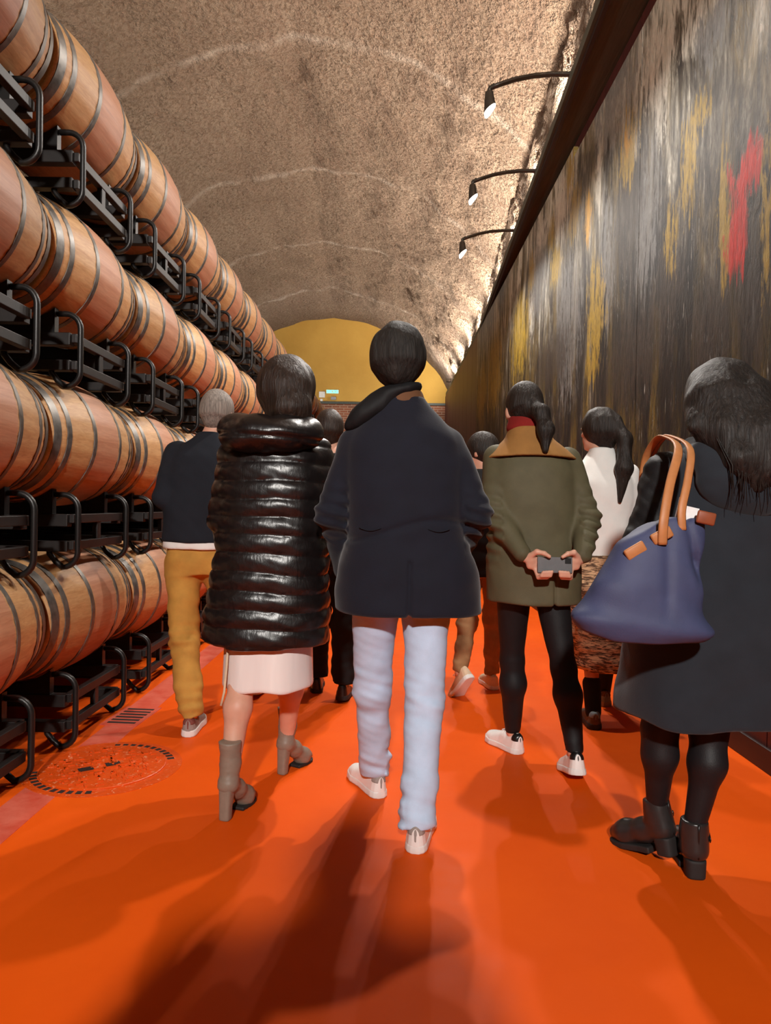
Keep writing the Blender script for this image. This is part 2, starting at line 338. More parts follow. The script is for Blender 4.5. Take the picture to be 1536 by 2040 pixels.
def build_setting():
    o = MB().box((-5.9, Y0, -.12), (3.6, Y1, 0)).build('floor', 'floor'); tag(o, kind='structure')
    # worn strip along the racks
    o = MB().box((-1.46, -2, -.01), (-1.30, 18.5, .0015)).build('trim_1', 'strip'); tag(o, kind='structure')
    # vault
    rng = np.random.RandomState(3)
    ns = 300
    ys = np.concatenate([np.linspace(Y0, 3.8, 40), np.arange(3.85, Y1, .047), [Y1]]); ny = len(ys)
    prof = []
    th = np.linspace(math.pi, 0, ns-16)
    P = [(-1, -VZ/VR*k/8) for k in range(8, 0, -1)] + [(math.cos(a), math.sin(a)) for a in th] + [(1, -VZ/VR*k/8) for k in range(1, 9)]
    P = np.array(P); ns = len(P)
    def lf(u, v, s):
        r = np.random.RandomState(s); out = 0
        for k in range(9):
            a, b, p = r.uniform(-3.2, 3.2), r.uniform(-2.2, 2.2), r.uniform(0, 6.28); out = out+np.sin(a*u+b*v+p)
        return out/9
    u = np.arange(ns)/ns*13.0
    U, V = np.meshgrid(u, ys)
    rad = VR+.07*lf(U, V, 1)+.03*lf(U*3, V*3, 2)
    ridge = np.exp(-np.abs(np.arange(ns)-(ns-1)/2)/3.2)
    rad = rad+.05*ridge[None, :]
    def vnoise(n0, n1, seed):
        r = np.random.RandomState(seed).randn(n0+2, n1+2); a = np.linspace(0, n0, ny); b = np.linspace(0, n1, ns)
        i0, j0 = np.minimum(a.astype(int), n0), np.minimum(b.astype(int), n1); fa = (a-i0)[:, None]; fb = (b-j0)[None, :]; fa = fa*fa*(3-2*fa); fb = fb*fb*(3-2*fb)
        g = lambda p, q: r[(i0+p)[:, None], (j0+q)[None, :]]
        return g(0, 0)*(1-fa)*(1-fb)+g(1, 0)*fa*(1-fb)+g(0, 1)*(1-fa)*fb+g(1, 1)*fa*fb
    rough = .010*vnoise(ny//2, ns//2, 5)+.016*vnoise(ny//5, ns//5, 6)+.02*vnoise(ny//14, ns//12, 7)
    rough[:40] *= .3
    rad = rad+rough
    fade = np.clip((Y1-ys)/2.5, .25, 1)[:, None]; rad = VR+(rad-VR)*fade
    flut = .012*np.sin(U*7)          # faint lengthwise shutter marks
    rad = rad+flut
    X = vault_cx(ys)[:, None]+P[None, :, 0]*rad
    Z = VZ+P[None, :, 1]*np.where(P[:, 1] > 0, rad, VR)
    Z = np.maximum(Z, 0)
    verts = np.stack([X, np.broadcast_to(ys[:, None], X.shape), Z], -1).reshape(-1, 3)
    i, j = np.meshgrid(np.arange(ny-1), np.arange(ns-1), indexing='ij'); a = (i*ns+j).ravel()
    F = np.stack([a, a+ns, a+ns+1, a+1], 1)
    o = mesh_obj('ceiling', verts, F, 'vault'); tag(o, 'rough sprayed concrete barrel vault', None, kind='structure')
    # end wall: ochre above a brick band, vault shaped
    n = 40; cx = vault_cx(Y1); zb = 4.42
    vs = []
    for k in range(n+1):
        a = math.pi*k/n; vs.append((cx+(VR+.15)*math.cos(a), Y1-.06, VZ+(VR+.15)*math.sin(a)))
    vs = [v for v in vs if v[2] > zb]
    half = math.sqrt((VR+.15)**2-(zb-VZ)**2)
    vs = [(cx+half, Y1-.06, zb)]+vs+[(cx-half, Y1-.06, zb)]
    m = len(vs); back = [(x, y+.12, z) for x, y, z in vs]
    fs = [tuple(range(m))[::-1], tuple(range(m, 2*m))]+[(k, (k+1) % m, m+(k+1) % m, m+k) for k in range(m)]
    o = mesh_obj('wall_far', vs+back, fs, 'ochre', smooth=False); tag(o, kind='structure')
    o = MB().box((cx-VR, Y1-.10, 0), (cx+VR, Y1+.06, zb)).build('wall_far_base', 'brick'); tag(o, kind='structure')
    o = MB().box((cx-VR, Y1-.16, zb-.02), (cx+VR, Y1-.05, zb+.05)).build('trim_2', 'ledge'); tag(o, kind='structure')
    o = MB().box((-5.9, Y0-.1, 0), (3.6, Y0, 7.4)).build('wall_back', 'dark_plaster'); tag(o, kind='structure')
    # unseen dark wall added behind the racks to block light through the gaps
    o = MB().box((-2.62, Y0, 0), (-2.42, 19.6, 3.25)).build('added_wall_left', 'dark_plaster'); tag(o, kind='structure')
    # right wall: maroon boards
    wr = MB().box((WX+.02, Y0, 0), (WX+.14, Y1-.2, LZ)).build('wall_right', 'skirt' if 'skirt' in M else 'dark_skirting'); tag(wr, kind='structure')
    bw = .93; k = 0; y = Y0
    proto = None
    while y < Y1-.3:
        if proto is None:
            proto = MB().box((0, .004, 0), (.02, bw-.004, LZ-.01)).build('board', 'maroon', wr); bevel(proto, .003, 1); b = proto
        else:
            b = proto.copy(); C.objects.link(b); b.parent = wr
        b.location = (WX, y, 0); y += bw
    o = MB().box((WX-.018, Y0, 0), (WX, Y1-.2, .11)).build('baseboard_right', 'dark_skirting'); bevel(o); tag(o, kind='structure')
    # ledge over the mural
    ys = np.linspace(Y0, Y1-.2, 60); v = []; f = []
    for q, y in enumerate(ys):
        x = ledge_x(y); v += [(x, y, LZ), (x, y, LZ+.085), (WX+.6, y, LZ+.085), (WX+.6, y, LZ)]
        if q: b = 4*(q-1); f += [(b, b+1, b+5, b+4), (b+1, b+2, b+6, b+5), (b+2, b+3, b+7, b+6), (b+3, b, b+4, b+7)]
    e = 4*(len(ys)-1); f += [(0, 3, 2, 1), (e, e+1, e+2, e+3)]
    o = mesh_obj('trim_3', v, f, 'ledge', smooth=False); tag(o, 'brown timber ledge above the mural', None, kind='structure')
    # dark strip put in to draw the shadow gap under the ledge lip
    v = []; f = []
    for q, y in enumerate(ys):
        x = ledge_x(y)+.03; v += [(x, y, LZ-.035), (x, y, LZ), (x+.03, y, LZ), (x+.03, y, LZ-.035)]
        if q: b = 4*(q-1); f += [(b, b+1, b+5, b+4), (b+1, b+2, b+6, b+5), (b+2, b+3, b+7, b+6), (b+3, b, b+4, b+7)]
    f += [(0, 3, 2, 1), (e, e+1, e+2, e+3)]
    o = mesh_obj('shadow_strip', v, f, 'dark_skirting', smooth=False); tag(o, kind='structure')
    # rough sprayed kerb standing on the ledge
    ys = np.linspace(Y0, Y1-.25, 420); r = np.random.RandomState(5); nz = 12
    ph = r.uniform(0, 6.28, 8); fq = r.uniform(.6, 7, 8)
    v = []; f = []
    for q, y in enumerate(ys):
        top = .84+.08*sum(math.sin(fq[k]*y+ph[k]) for k in range(8))/3
        for k in range(nz+1):
            t = k/nz; x = ledge_x(y)+.115+.02*t*t+.018*math.sin(9*y+5*t*3+ph[0])*math.sin(3.1*y+7*t)+.012*r.randn()
            v.append((x, y, LZ+.07+top*t))
        v.append((ledge_x(y)+.36, y, LZ+.07+top*1.02)); v.append((ledge_x(y)+.5, y, LZ+.05))
    st = nz+3
    for q in range(len(ys)-1):
        for k in range(st-1): a = q*st+k; f.append((a, a+st, a+st+1, a+1))
    o = mesh_obj('trim_5', v, f, 'vault'); tag(o, 'rough concrete kerb along the ledge', None, kind='structure')
    # closing slab between ledge and vault
    o = MB().box((WX+.3, Y0, LZ-.2), (3.4, Y1-.2, LZ+.02)).build('trim_6', 'dark_plaster'); tag(o, kind='structure')
build_setting()

# manhole and drain
def build_floor_iron():
    t = thing('manhole_cover', 'round orange-painted iron manhole cover set in the floor beside the racks', 'manhole cover', (-1.235, 3.115, 0))
    MB().lathe_z([(-.01, .262), (.006, .262), (.008, .258)], 48).build('lid', 'iron', t)
    # dark slot ring with painted teeth left standing
    n = 48; m = MB(); a1 = 2*math.pi*.62/n
    pts = [(r*math.cos(a), r*math.sin(a)) for r, a in ((.268, 0), (.298, 0), (.298, a1), (.268, a1))]
    m.add([(x, y, .0026) for x, y in pts]+[(x, y, -.004) for x, y in pts], [(0, 1, 2, 3), (0, 4, 5, 1), (1, 5, 6, 2), (2, 6, 7, 3), (3, 7, 4, 0)])
    sl0 = None
    for k in range(n):
        if not (3 <= k <= 13 or 26 <= k <= 37): continue
        if sl0 is None: sl0 = sl = m.build('slot', 'pit', t)
        else: sl = bpy.data.objects.new('slot', sl0.data); C.objects.link(sl); sl.parent = t
        sl.rotation_euler = (0, 0, 2*math.pi*k/n)
    MB().lathe_z([(-.008, .33), (.0015, .33), (.002, .30), (.002, .264)], 48).build('frame', 'iron', t)
    for k in range(2):
        b = MB().box((-.03, -.02, .006), (.03, .02, .0105)).build('pick_slot', 'pit', t); b.location = (.03-.09*k, .02-.07*k, 0); b.rotation_euler = (0, 0, .6)
    rnd = random.Random(2); m = MB()
    for k in range(150):
        a, r = rnd.uniform(0, 6.28), .235*math.sqrt(rnd.random()); x, y = r*math.cos(a), r*math.sin(a)
        l = rnd.uniform(.008, .02); c, s = math.cos(.5), math.sin(.5)
        m.box((-l, -.004, .006), (l, .004, .0115), Matrix.Translation((x, y, 0)) @ Matrix.Rotation(rnd.choice([.5, 2.07]), 4, 'Z'))
    tag(m.build('raised_tread', 'iron', t), kind='stuff')
    g = thing('floor_drain', 'small rectangular slotted drain grate in the orange floor by the racks', 'drain', (-1.385, 3.86, 0), R(-4))
    MB().box((-.10, -.17, -.01), (.10, .17, .004)).build('frame', 'strip', g)
    for k in range(6):
        MB().box((-.075, -.135+k*.049, .002), (.075, -.112+k*.049, .0055)).build('slot', 'pit', g)
build_floor_iron()

# ------------------------------------------------------------------ mural, lamps, signs
def build_mural():
    t = thing('mural_painting', 'huge abstract mural of grey, ochre and black brushstrokes with a red stroke', 'painting', (WX-.05, 8, .78))
    y = 14.06
    while y > -2.5:
        top = 4.60 if y > 6.9 else 4.50
        b = MB().box((-.0, -1.826, 0), (.045, 0, top-.78)).build('canvas_panel', 'mural', t); b.location = (0, y-8, 0); bevel(b, .004, 1)
        y -= 1.83
build_mural()

def spot(name, loc, target, watt, ang, blend, size, col, parent):
    l = bpy.data.lights.new(name, 'SPOT'); l.energy = watt; l.spot_size = R(ang); l.spot_blend = blend; l.shadow_soft_size = size; l.color = col
    o = bpy.data.objects.new(name, l); C.objects.link(o); o.parent = parent; o.location = loc
    d = Vector(target)-Vector(loc); o.rotation_euler = d.to_track_quat('-Z', 'Y').to_euler(); return o
LAMPS = [4.29, 5.97, 7.68, 9.33]
def build_lamps():
    for k, y in enumerate(LAMPS):
        x0 = ledge_x(y)
        lab = {1: 'curved-arm floodlight on the ledge, first over the mural joint, large lit head', 2: 'curved-arm floodlight on the ledge, middle one of the three over the mural', 3: 'curved-arm floodlight on the ledge, last one towards the ochre end wall'}.get(k, 'curved-arm floodlight on the ledge above the woman with the tote')
        t = thing('wall_lamp', lab, 'lamp', (x0, y, LZ+.085), 0, 'arm floodlights along the ledge')
        path = [(.10, 0, .01), (0, 0, .012), (-.15, 0, .010), (-.3, 0, -.006), (-.45, 0, -.038), (-.58, 0, -.082), (-.66, 0, -.115)]
        MB().tube(path, .019, 8, flat=(1.4, 1)).build('arm', 'lamp_metal', t, True)
        bevel(MB().box((.0, -.045, 0), (.12, .045, .02)).build('mount', 'lamp_metal', t), .004)
        MB().tube([(-.62, 0, -.085), (-.66, 0, -.115), (-.665, 0, -.15)], .018, 8).build('knuckle', 'lamp_metal', t, True)
        # head: tapered housing with slanted lit glass
        ax = Vector((.06, -.05, -1)).normalized(); A = Vector((-.665, 0, -.14)); n = 16
        e1 = ax.orthogonal().normalized(); e2 = ax.cross(e1)
        def ring(c, r, slant=0):
            out = []
            for q in range(n):
                d = e1*math.cos(2*math.pi*q/n)*r+e2*math.sin(2*math.pi*q/n)*r
                out.append(c+d+ax*(-slant*(d.x/r)))
            return out
        rs = [ring(A, .02), ring(A+ax*.01, .034), ring(A+ax*.08, .044), ring(A+ax*.15, .050, .035)]
        v = [p for r in rs for p in r]; f = [tuple(range(n))]+[(a*n+q, a*n+(q+1) % n, (a+1)*n+(q+1) % n, (a+1)*n+q) for a in range(3) for q in range(n)]
        mesh_obj('housing', v, f, 'lamp_metal', t)
        rs = [ring(A+ax*.15, .049, .035), ring(A+ax*.175, .046, .045), ring(A+ax*.185, .034, .04)]
        v = [p for r in rs for p in r]; f = [(a*n+q, a*n+(q+1) % n, (a+1)*n+(q+1) % n, (a+1)*n+q) for a in range(2) for q in range(n)]+[tuple(2*n+q for q in range(n))]
        mesh_obj('glass', v, f, 'lamp_glass', t)
        spot('bulb', A+ax*.24, A+ax*.24+Vector((-.24, -.03, -1)), LAMP_W, 166, 1.0, .045, WARM, t)
    t = thing('hanging_floodlight', 'floodlight hanging from the vault behind the walking group', 'lamp', (-.15, -5.4, 4.6))
    MB().tube([(0, 0, .2), (0, 0, 2.45)], .015, 8).build('rod', 'lamp_metal', t, True)
    MB().lathe_y([(-.12, .05), (-.05, .10), (.10, .16), (.11, .165)], 24).build('housing', 'lamp_metal', t, True)
    MB().lathe_y([(.095, .001), (.10, .155)], 24).build('glass', 'lamp_glass', t)
    MB().tube([(-.17, 0, 0), (-.17, 0, .2), (.17, 0, .2), (.17, 0, 0)], .012, 8).build('yoke', 'lamp_metal', t, True)
    spot('bulb', (0, .16, 0), (.0, 1.0, -.42), BACK_W, 110, .5, .16, WARM, t)
    y = 5.97-1.68*3+.83
    while y < 21:
        x0 = ledge_x(y)
        t = thing('uplight', 'small uplight lying on the ledge, washing the vault', 'lamp', (x0+.045, y, LZ+.085), 0, 'uplights along the ledge')
        bevel(MB().box((-.04, -.06, 0), (.04, .06, .035)).build('housing', 'lamp_metal', t), .004)
        MB().box((-.03, -.05, .035), (.03, .05, .038)).build('glass', 'lamp_glass', t)
        spot('bulb', (-.01, 0, .06), (-.30, 0, 1), UP_W, 160, .7, .05, WARM2, t)
        y += 1.68
    for k in range(6):  # added uplights, out of view, to even out the vault brightness
        y = 1.0+3.4*k
        t = thing('uplight', 'added fill uplight on the wall head behind the top row of barrels', 'lamp', (-2.52, y, 3.25), 0, 'added uplights behind the barrels')
        bevel(MB().box((-.05, -.12, 0), (.05, .12, .04)).build('housing', 'lamp_metal', t), .004)
        MB().box((-.04, -.11, .04), (.04, .11, .043)).build('glass', 'lamp_glass', t)
        spot('bulb', (0, 0, .07), (.25, 0, 1), UP_W*.75, 150, .8, .10, WARM2, t)
    for k, (x, y, z) in enumerate(((1.66, 20.6, LZ+.085), (-2.52, 19.2, 3.25))):  # two unseen lights added to brighten the end wall
        t = thing('added_wall_light', ['added fill light on the ledge facing the ochre end wall', 'added fill light on the wall head facing the ochre end wall'][k], 'lamp', (x, y, z))
        bevel(MB().box((-.07, -.05, 0), (.07, .05, .09)).build('housing', 'lamp_metal', t), .006)
        MB().box((-.06, .05, .01), (.06, .053, .08)).build('glass', 'lamp_glass', t)
        spot('bulb', (0, .09, .06), ([-2.6, 2.0, 1.2], [.6, 3.4, 2.6])[k], 170, 150, .7, .06, WARM, t)
build_lamps()
def build_signs():
    yb = Y1-.06
    t = thing('exit_sign', 'lit green and white exit sign on the ochre end wall', 'sign', (-1.87, yb-.04, 4.73))
    MB().box((-.20, -.02, 0), (.20, .04, .12)).build('casing', 'sign_white', t); MB().box((-.185, -.024, .012), (.185, -.02, .108)).build('lit_panel', 'exit_green', t)
    m = MB().box((-.02, -.027, .03), (.02, -.024, .085)); m.box((.03, -.027, .05), (.11, -.024, .066)); m.add([(.10, -.027, .035), (.15, -.027, .058), (.10, -.027, .082)], [(0, 1, 2)])
    m.build('pictogram', 'sign_white', t)
    o = MB().box((-2.30, yb-.05, 4.60), (-2.11, yb, 4.79)).build('wall_panel', 'sign_white'); bevel(o, .006); tag(o, 'pale square panel on the ochre wall beside the exit sign', 'panel')
    o = MB().box((-1.92, yb-.08, 4.53), (-1.75, yb, 4.63)).build('emergency_light', 'box_grey'); bevel(o, .01); tag(o, 'grey box light just below the exit sign', 'light')
    o = MB().box((-2.26, yb-.03, 4.47), (-2.18, yb, 4.56)).build('wall_switch', 'sign_white'); bevel(o, .006); tag(o, 'tiny white switch box under the pale square panel', 'switch')
build_signs()

# ------------------------------------------------------------------ barrels and racks
RAIL = [.263, 1.1085, 1.954, 2.7995]; PIT = 1.021; YC0 = 2.608; BX = -1.762
BR, BH, BL = .328, .268, .972
def br(y): return BR-(BR-BH)*(abs(y)/(BL/2))**2
ROWS = ['bottom', 'second', 'third', 'top']
def build_barrels():
    n = 26*4; v = []; f = []; ys = np.linspace(-BL/2, BL/2, 25)
    for y in ys:
        for k in range(n):
            r = br(y)-(.0022 if k % 4 == 0 else 0); a = 2*math.pi*k/n; v.append((r*math.sin(a), y, r*math.cos(a)))
    for i in range(len(ys)-1):
        for k in range(n): f.append((i*n+k, i*n+(k+1) % n, (i+1)*n+(k+1) % n, (i+1)*n+k))
    L = len(v)
    for e, y in ((0, -BL/2), (1, BL/2)):          # chime returning to the recessed head
        b = len(v)
        for k in range(n): a = 2*math.pi*k/n; v.append(((BH-.022)*math.sin(a), y, (BH-.022)*math.cos(a)))
        for k in range(n): a = 2*math.pi*k/n; v.append(((BH-.024)*math.sin(a), y*(1-.035/(BL/2)), (BH-.024)*math.cos(a)))
        o0 = 0 if e == 0 else (len(ys)-1)*n
        for k in range(n):
            k2 = (k+1) % n
            f += [(o0+k, b+k, b+k2, o0+k2), (b+k, b+n+k, b+n+k2, b+k2)] if e == 0 else [(o0+k, o0+k2, b+k2, b+k), (b+k, b+k2, b+n+k2, b+n+k)]
    root = thing('wine_barrel', 'x', 'barrel')
    mesh_obj('stave_body', v, f, 'oak', root)
    for s in (-1, 1):
        hd = MB(); hd.add([((BH-.022)*math.sin(2*math.pi*k/48), s*(BL/2-.03), (BH-.022)*math.cos(2*math.pi*k/48)) for k in range(48)], [tuple(range(48))])
        hd.build('head', 'oak', root)
    for (c, wd) in ((.458, .046), (.376, .031), (.160, .029)):
        for s in (-1, 1):
            a, b = s*c-wd/2, s*c+wd/2
            m = MB().lathe_y([(a, br(a)-.001), (a, br(a)+.0032), (b, br(b)+.0032), (b, br(b)-.001)], 64)
            m.build('hoop', 'hoop', root, True)
            bpy.context.view_layer.objects  # keep
            ri = MB()
    for o in root.children:
        if o.name.startswith('hoop'):
            md = o.modifiers.new('edge', 'EDGE_SPLIT'); md.split_angle = R(40)
    MB().lathe_z([(0, .026), (.006, .026), (.012, .02)], 16).build('bung', 'dark_tan_leather', root, loc=(0, 0, BR-.004))
    # rack
    rk = thing('barrel_rack', 'x', 'rack')
    lx = -1.444-BX       # in rack coordinates x=0 is the barrel axis, z=0 rail top
    tr = .0135; zt, zb = .105-tr, -.263+tr; cr = .07; ox = lx-tr; ix = lx-.17
    arc = lambda cx, cz, a0, a1: [(cx+cr*math.cos(a0+(a1-a0)*q/6), 0, cz+cr*math.sin(a0+(a1-a0)*q/6)) for q in range(7)]
    loop = [(.195, 0, zt)]+arc(ox-cr, zt-cr, math.pi/2, 0)+arc(ox-cr, zb+cr, 0, -math.pi/2)+[(.20, 0, zb+.028), (.172, 0, zb+.062), (.165, 0, -.14)]
    hb = .304
    for s in (-1, 1):
        MB().tube([(x, s*hb, z) for x, y, z in loop], tr, 10).build('handle_loop', 'steel', rk, True)
    rx = lx-.034
    bevel(MB().box((rx-.035, -hb, -.042), (rx, hb, 0)).build('upper_rail', 'rail', rk), .003)
    bevel(MB().box((rx-.035, -hb, -.168), (rx, hb, -.126)).build('lower_rail', 'rail', rk), .003)
    bevel(MB().box((rx-.03, -.022, -.127), (rx-.004, .022, -.041)).build('post', 'rail', rk), .002)
    bx = -.56
    for s in (-1, 1):
        y = s*(hb+.0)
        for nm, z0, z1 in (('upper_crossbar', -.058, 0), ('lower_crossbar', -.1755, -.126)):
            bevel(MB().box((bx, y-.025, z0), (rx-.02, y+.025, z1)).build(nm, 'rail', rk), .003)
        m = MB(); k = 10; r = br(hb-.02)+.003; pts = []
        for q in range(k+1):
            a = R(-38+76*q/k); pts.append((r*math.sin(a), .36-r*math.cos(a)))
        vv = [(x, y-.02, z) for x, z in pts]+[(x, y+.02, z) for x, z in pts]+[(x, y-.02, -.001) for x, z in pts]+[(x, y+.02, -.001) for x, z in pts]
        K = k+1; ff = []
        for q in range(k):
            ff += [(q, q+1, K+q+1, K+q), (2*K+q, 2*K+q+1, q+1, q), (K+q, K+q+1, 3*K+q+1, 3*K+q), (3*K+q, 3*K+q+1, 2*K+q+1, 2*K+q)]
        ff += [(0, K, 3*K, 2*K), (k, 2*K+k, 3*K+k, K+k)]
        m.add(vv, ff).build('saddle', 'steel', rk)
    bevel(MB().box((bx, -hb, -.042), (bx+.035, hb, 0)).build('rear_rail', 'rail', rk), .003)
    bevel(MB().box((bx, -hb, -.168), (bx+.035, hb, -.126)).build('rear_rail', 'rail', rk), .003)
    rl = [(2*(bx+.0)+.0-(x-lx)-bx*1.0+.0, 0, z) for x, y, z in loop]
    for s in (-1, 1):
        MB().box((bx-.01, s*hb-.02, -.263), (bx+.03, s*hb+.02, -.1)).build('rear_foot', 'steel', rk)
    first = True
    rnd = random.Random(11)
    for row in range(4):
        for k in range(-1, 16):
            y = YC0+PIT*k
            b = root if first else copy_tree(root); r_ = rk if first else copy_tree(rk); first = False
            b.location = (BX, y, RAIL[row]+.36); b.rotation_euler = (0, rnd.uniform(-.5, .5)+R(25), 0 if rnd.random() < .5 else math.pi)
            r_.location = (BX, y, RAIL[row])
            n_ = ['', 'first', 'second', 'third', 'fourth', 'fifth', 'sixth', 'seventh', 'eighth', 'ninth', 'tenth', 'eleventh', 'twelfth', 'thirteenth', 'fourteenth']
            where = 'beside the floor drain' if k == 1 else ('%s column short of the floor drain' % n_[1-k] if k < 1 else '%s column past the floor drain' % n_[k-1])
            tag(b, 'oak barrel with grey hoops in the %s row, %s' % (ROWS[row], where), 'barrel', 'oak barrels in the %s row' % ROWS[row])
            tag(r_, 'black steel rack under the %s row of barrels, %s' % (ROWS[row], where), 'rack', 'steel racks under the %s row' % ROWS[row])
build_barrels()

# ------------------------------------------------------------------ soft solids (signed fields meshed by surface nets)
class Field:
    def __init__(s, lo, hi, h):
        s.lo = np.array(lo, float); s.h = h
        n = np.ceil((np.array(hi)-s.lo)/h).astype(int)+1
        s.ax = [s.lo[i]+h*np.arange(n[i]) for i in range(3)]
        s.D = np.full(n, 9.0, np.float32)
    def sl(s, lo, hi):
        out = []
        for i in range(3):
            a = int(np.clip(np.floor((lo[i]-s.lo[i])/s.h), 0, len(s.ax[i]))); b = int(np.clip(np.ceil((hi[i]-s.lo[i])/s.h)+1, 0, len(s.ax[i])))
            out.append(slice(a, b))
        X = s.ax[0][out[0]][:, None, None]; Y = s.ax[1][out[1]][None, :, None]; Z = s.ax[2][out[2]][None, None, :]
        return tuple(out), X, Y, Z
    def put(s, q, d, k, op):
        D = s.D[q]
        if op == 'u':
            h = np.maximum(k-np.abs(D-d), 0)/k; s.D[q] = np.minimum(D, d)-h*h*k*.25
        elif op == 'c':                                  # carve d away
            d = -d; h = np.maximum(k-np.abs(D-d), 0)/k; s.D[q] = np.maximum(D, d)+h*h*k*.25
        else:
            h = np.maximum(k-np.abs(D-d), 0)/k; s.D[q] = np.maximum(D, d)+h*h*k*.25
    def cap(s, a, b, ra, rb, k=.02, op='u'):
        a = np.array(a, float); b = np.array(b, float); r = max(ra, rb)+k+3*s.h
        q, X, Y, Z = s.sl(np.minimum(a, b)-r, np.maximum(a, b)+r)
        ba = b-a; L = ba@ba+1e-9
        t = np.clip(((X-a[0])*ba[0]+(Y-a[1])*ba[1]+(Z-a[2])*ba[2])/L, 0, 1)
        d = np.sqrt((X-a[0]-t*ba[0])**2+(Y-a[1]-t*ba[1])**2+(Z-a[2]-t*ba[2])**2)-(ra+(rb-ra)*t)
        s.put(q, d, k, op); return s
    def chain(s, pts, rad, k=.02):
        for i in range(len(pts)-1): s.cap(pts[i], pts[i+1], rad[i], rad[i+1], k)
        return s
    def ell(s, c, r, k=.02, op='u', yaw=0, tilt=0):
        c = np.array(c, float); m = max(r)+k+3*s.h
        q, X, Y, Z = s.sl(c-m, c+m)
        x, y, z = X-c[0], Y-c[1], Z-c[2]
        if yaw: cs, sn = math.cos(yaw), math.sin(yaw); x, y = x*cs+y*sn, -x*sn+y*cs
        if tilt: cs, sn = math.cos(tilt), math.sin(tilt); x, z = x*cs+z*sn, -x*sn+z*cs
        k0 = np.sqrt((x/r[0])**2+(y/r[1])**2+(z/r[2])**2); k1 = np.sqrt((x/r[0]**2)**2+(y/r[1]**2)**2+(z/r[2]**2)**2)+1e-6
        s.put(q, k0*(k0-1)/k1, k, op); return s
    def loft(s, tab, n=2.3, k=.02, op='u', rnd=.012):
        T = np.array(tab, float); z0, z1 = T[0, 0], T[-1, 0]; p = .06
        rx, ry = T[:, 3].max()+p, T[:, 4].max()+p
        q, X, Y, Z = s.sl((T[:, 1].min()-rx, T[:, 2].min()-ry, z0-p), (T[:, 1].max()+rx, T[:, 2].max()+ry, z1+p))
        zz = Z.ravel(); fine = np.linspace(z0-.05, z1+.05, 400)
        def it(c):
            v = np.interp(fine, T[:, 0], T[:, c]); ker = np.ones(25)/25
            v = np.convolve(np.pad(v, 12, mode='edge'), ker, 'valid'); return np.interp(zz, fine, v)[None, None, :]
        cx, cy, ax, ay = it(1), it(2), it(3), it(4)
        nn = (np.abs((X-cx)/ax)**n+np.abs((Y-cy)/ay)**n)**(1/n)
        d = (nn-1)*np.minimum(ax, ay)
        e = np.maximum(Z-z1, z0-Z)+0*d
        h = np.maximum(rnd-np.abs(d-e), 0)/rnd; d = np.maximum(d, e)+h*h*rnd*.25
        s.put(q, d, k, op); return s
    def warp(s, fn):
        m = np.abs(s.D) < .06; i = np.argwhere(m)
        s.D[m] += fn(s.ax[0][i[:, 0]], s.ax[1][i[:, 1]], s.ax[2][i[:, 2]]).astype(np.float32); return s
    def mesh(s):
        D = s.D.copy()
        for a in range(3):
            sl = [slice(None)]*3
            for e in (0, -1): sl[a] = e; D[tuple(sl)] = np.maximum(D[tuple(sl)], 1e-3)
        I = D < 0; nx, ny, nz = D.shape
        cnt = np.zeros((nx-1, ny-1, nz-1), np.int8); cor = [(i, j, k) for i in (0, 1) for j in (0, 1) for k in (0, 1)]
        for i, j, k in cor: cnt += I[i:nx-1+i, j:ny-1+j, k:nz-1+k]
        act = (cnt > 0) & (cnt < 8); ijk = np.argwhere(act); idx = np.full(act.shape, -1, np.int64); idx[act] = np.arange(len(ijk))
        acc = np.zeros((len(ijk), 3)); num = np.zeros(len(ijk))
        val = {c: D[ijk[:, 0]+c[0], ijk[:, 1]+c[1], ijk[:, 2]+c[2]] for c in cor}
        for c in cor:
            for a in range(3):
                if c[a] == 0:
                    c2 = list(c); c2[a] = 1; c2 = tuple(c2); v0, v1 = val[c], val[c2]; m = (v0 < 0) != (v1 < 0)
                    t = np.zeros(len(v0)); t[m] = v0[m]/(v0[m]-v1[m]); p = np.tile(np.array(c, float), (len(v0), 1)); p[:, a] += t
                    acc[m] += p[m]; num[m] += 1
        V = s.lo+s.h*(ijk+acc/num[:, None]); Fs = []
        for a in range(3):
            b, c = (a+1) % 3, (a+2) % 3
            s0 = [slice(None)]*3; s1 = [slice(None)]*3; s0[a] = slice(0, -1); s1[a] = slice(1, None)
            ch = I[tuple(s0)] != I[tuple(s1)]; e = np.argwhere(ch)
            e = e[(e[:, b] > 0) & (e[:, c] > 0) & (e[:, b] < D.shape[b]-1) & (e[:, c] < D.shape[c]-1)]
            def cell(db, dc):
                g = e.copy(); g[:, b] += db; g[:, c] += dc; return idx[g[:, 0], g[:, 1], g[:, 2]]
            q = np.stack([cell(-1, -1), cell(0, -1), cell(0, 0), cell(-1, 0)], 1)
            fl = ~I[e[:, 0], e[:, 1], e[:, 2]]; q[fl] = q[fl][:, ::-1]; Fs.append(q)
        return V, np.concatenate(Fs)
def sines(seed, freq, n=7, aniso=(1, 1, 1)):
    r = np.random.RandomState(seed); W = [(r.randn(3)*freq*np.array(aniso), r.uniform(0, 6.28)) for _ in range(n)]
    def fn(x, y, z):
        out = 0
        for w_, p in W: out = out+np.sin(w_[0]*x+w_[1]*y+w_[2]*z+p)
        return out/n
    return fn
def folds(seed, amp=.006, freq=16, aniso=(1, 1, 1.3)):
    f1 = sines(seed, freq, 6, aniso); f2 = sines(seed+1, freq*2.3, 6, aniso)
    return lambda x, y, z: amp*(f1(x, y, z)+.5*f2(x, y, z))

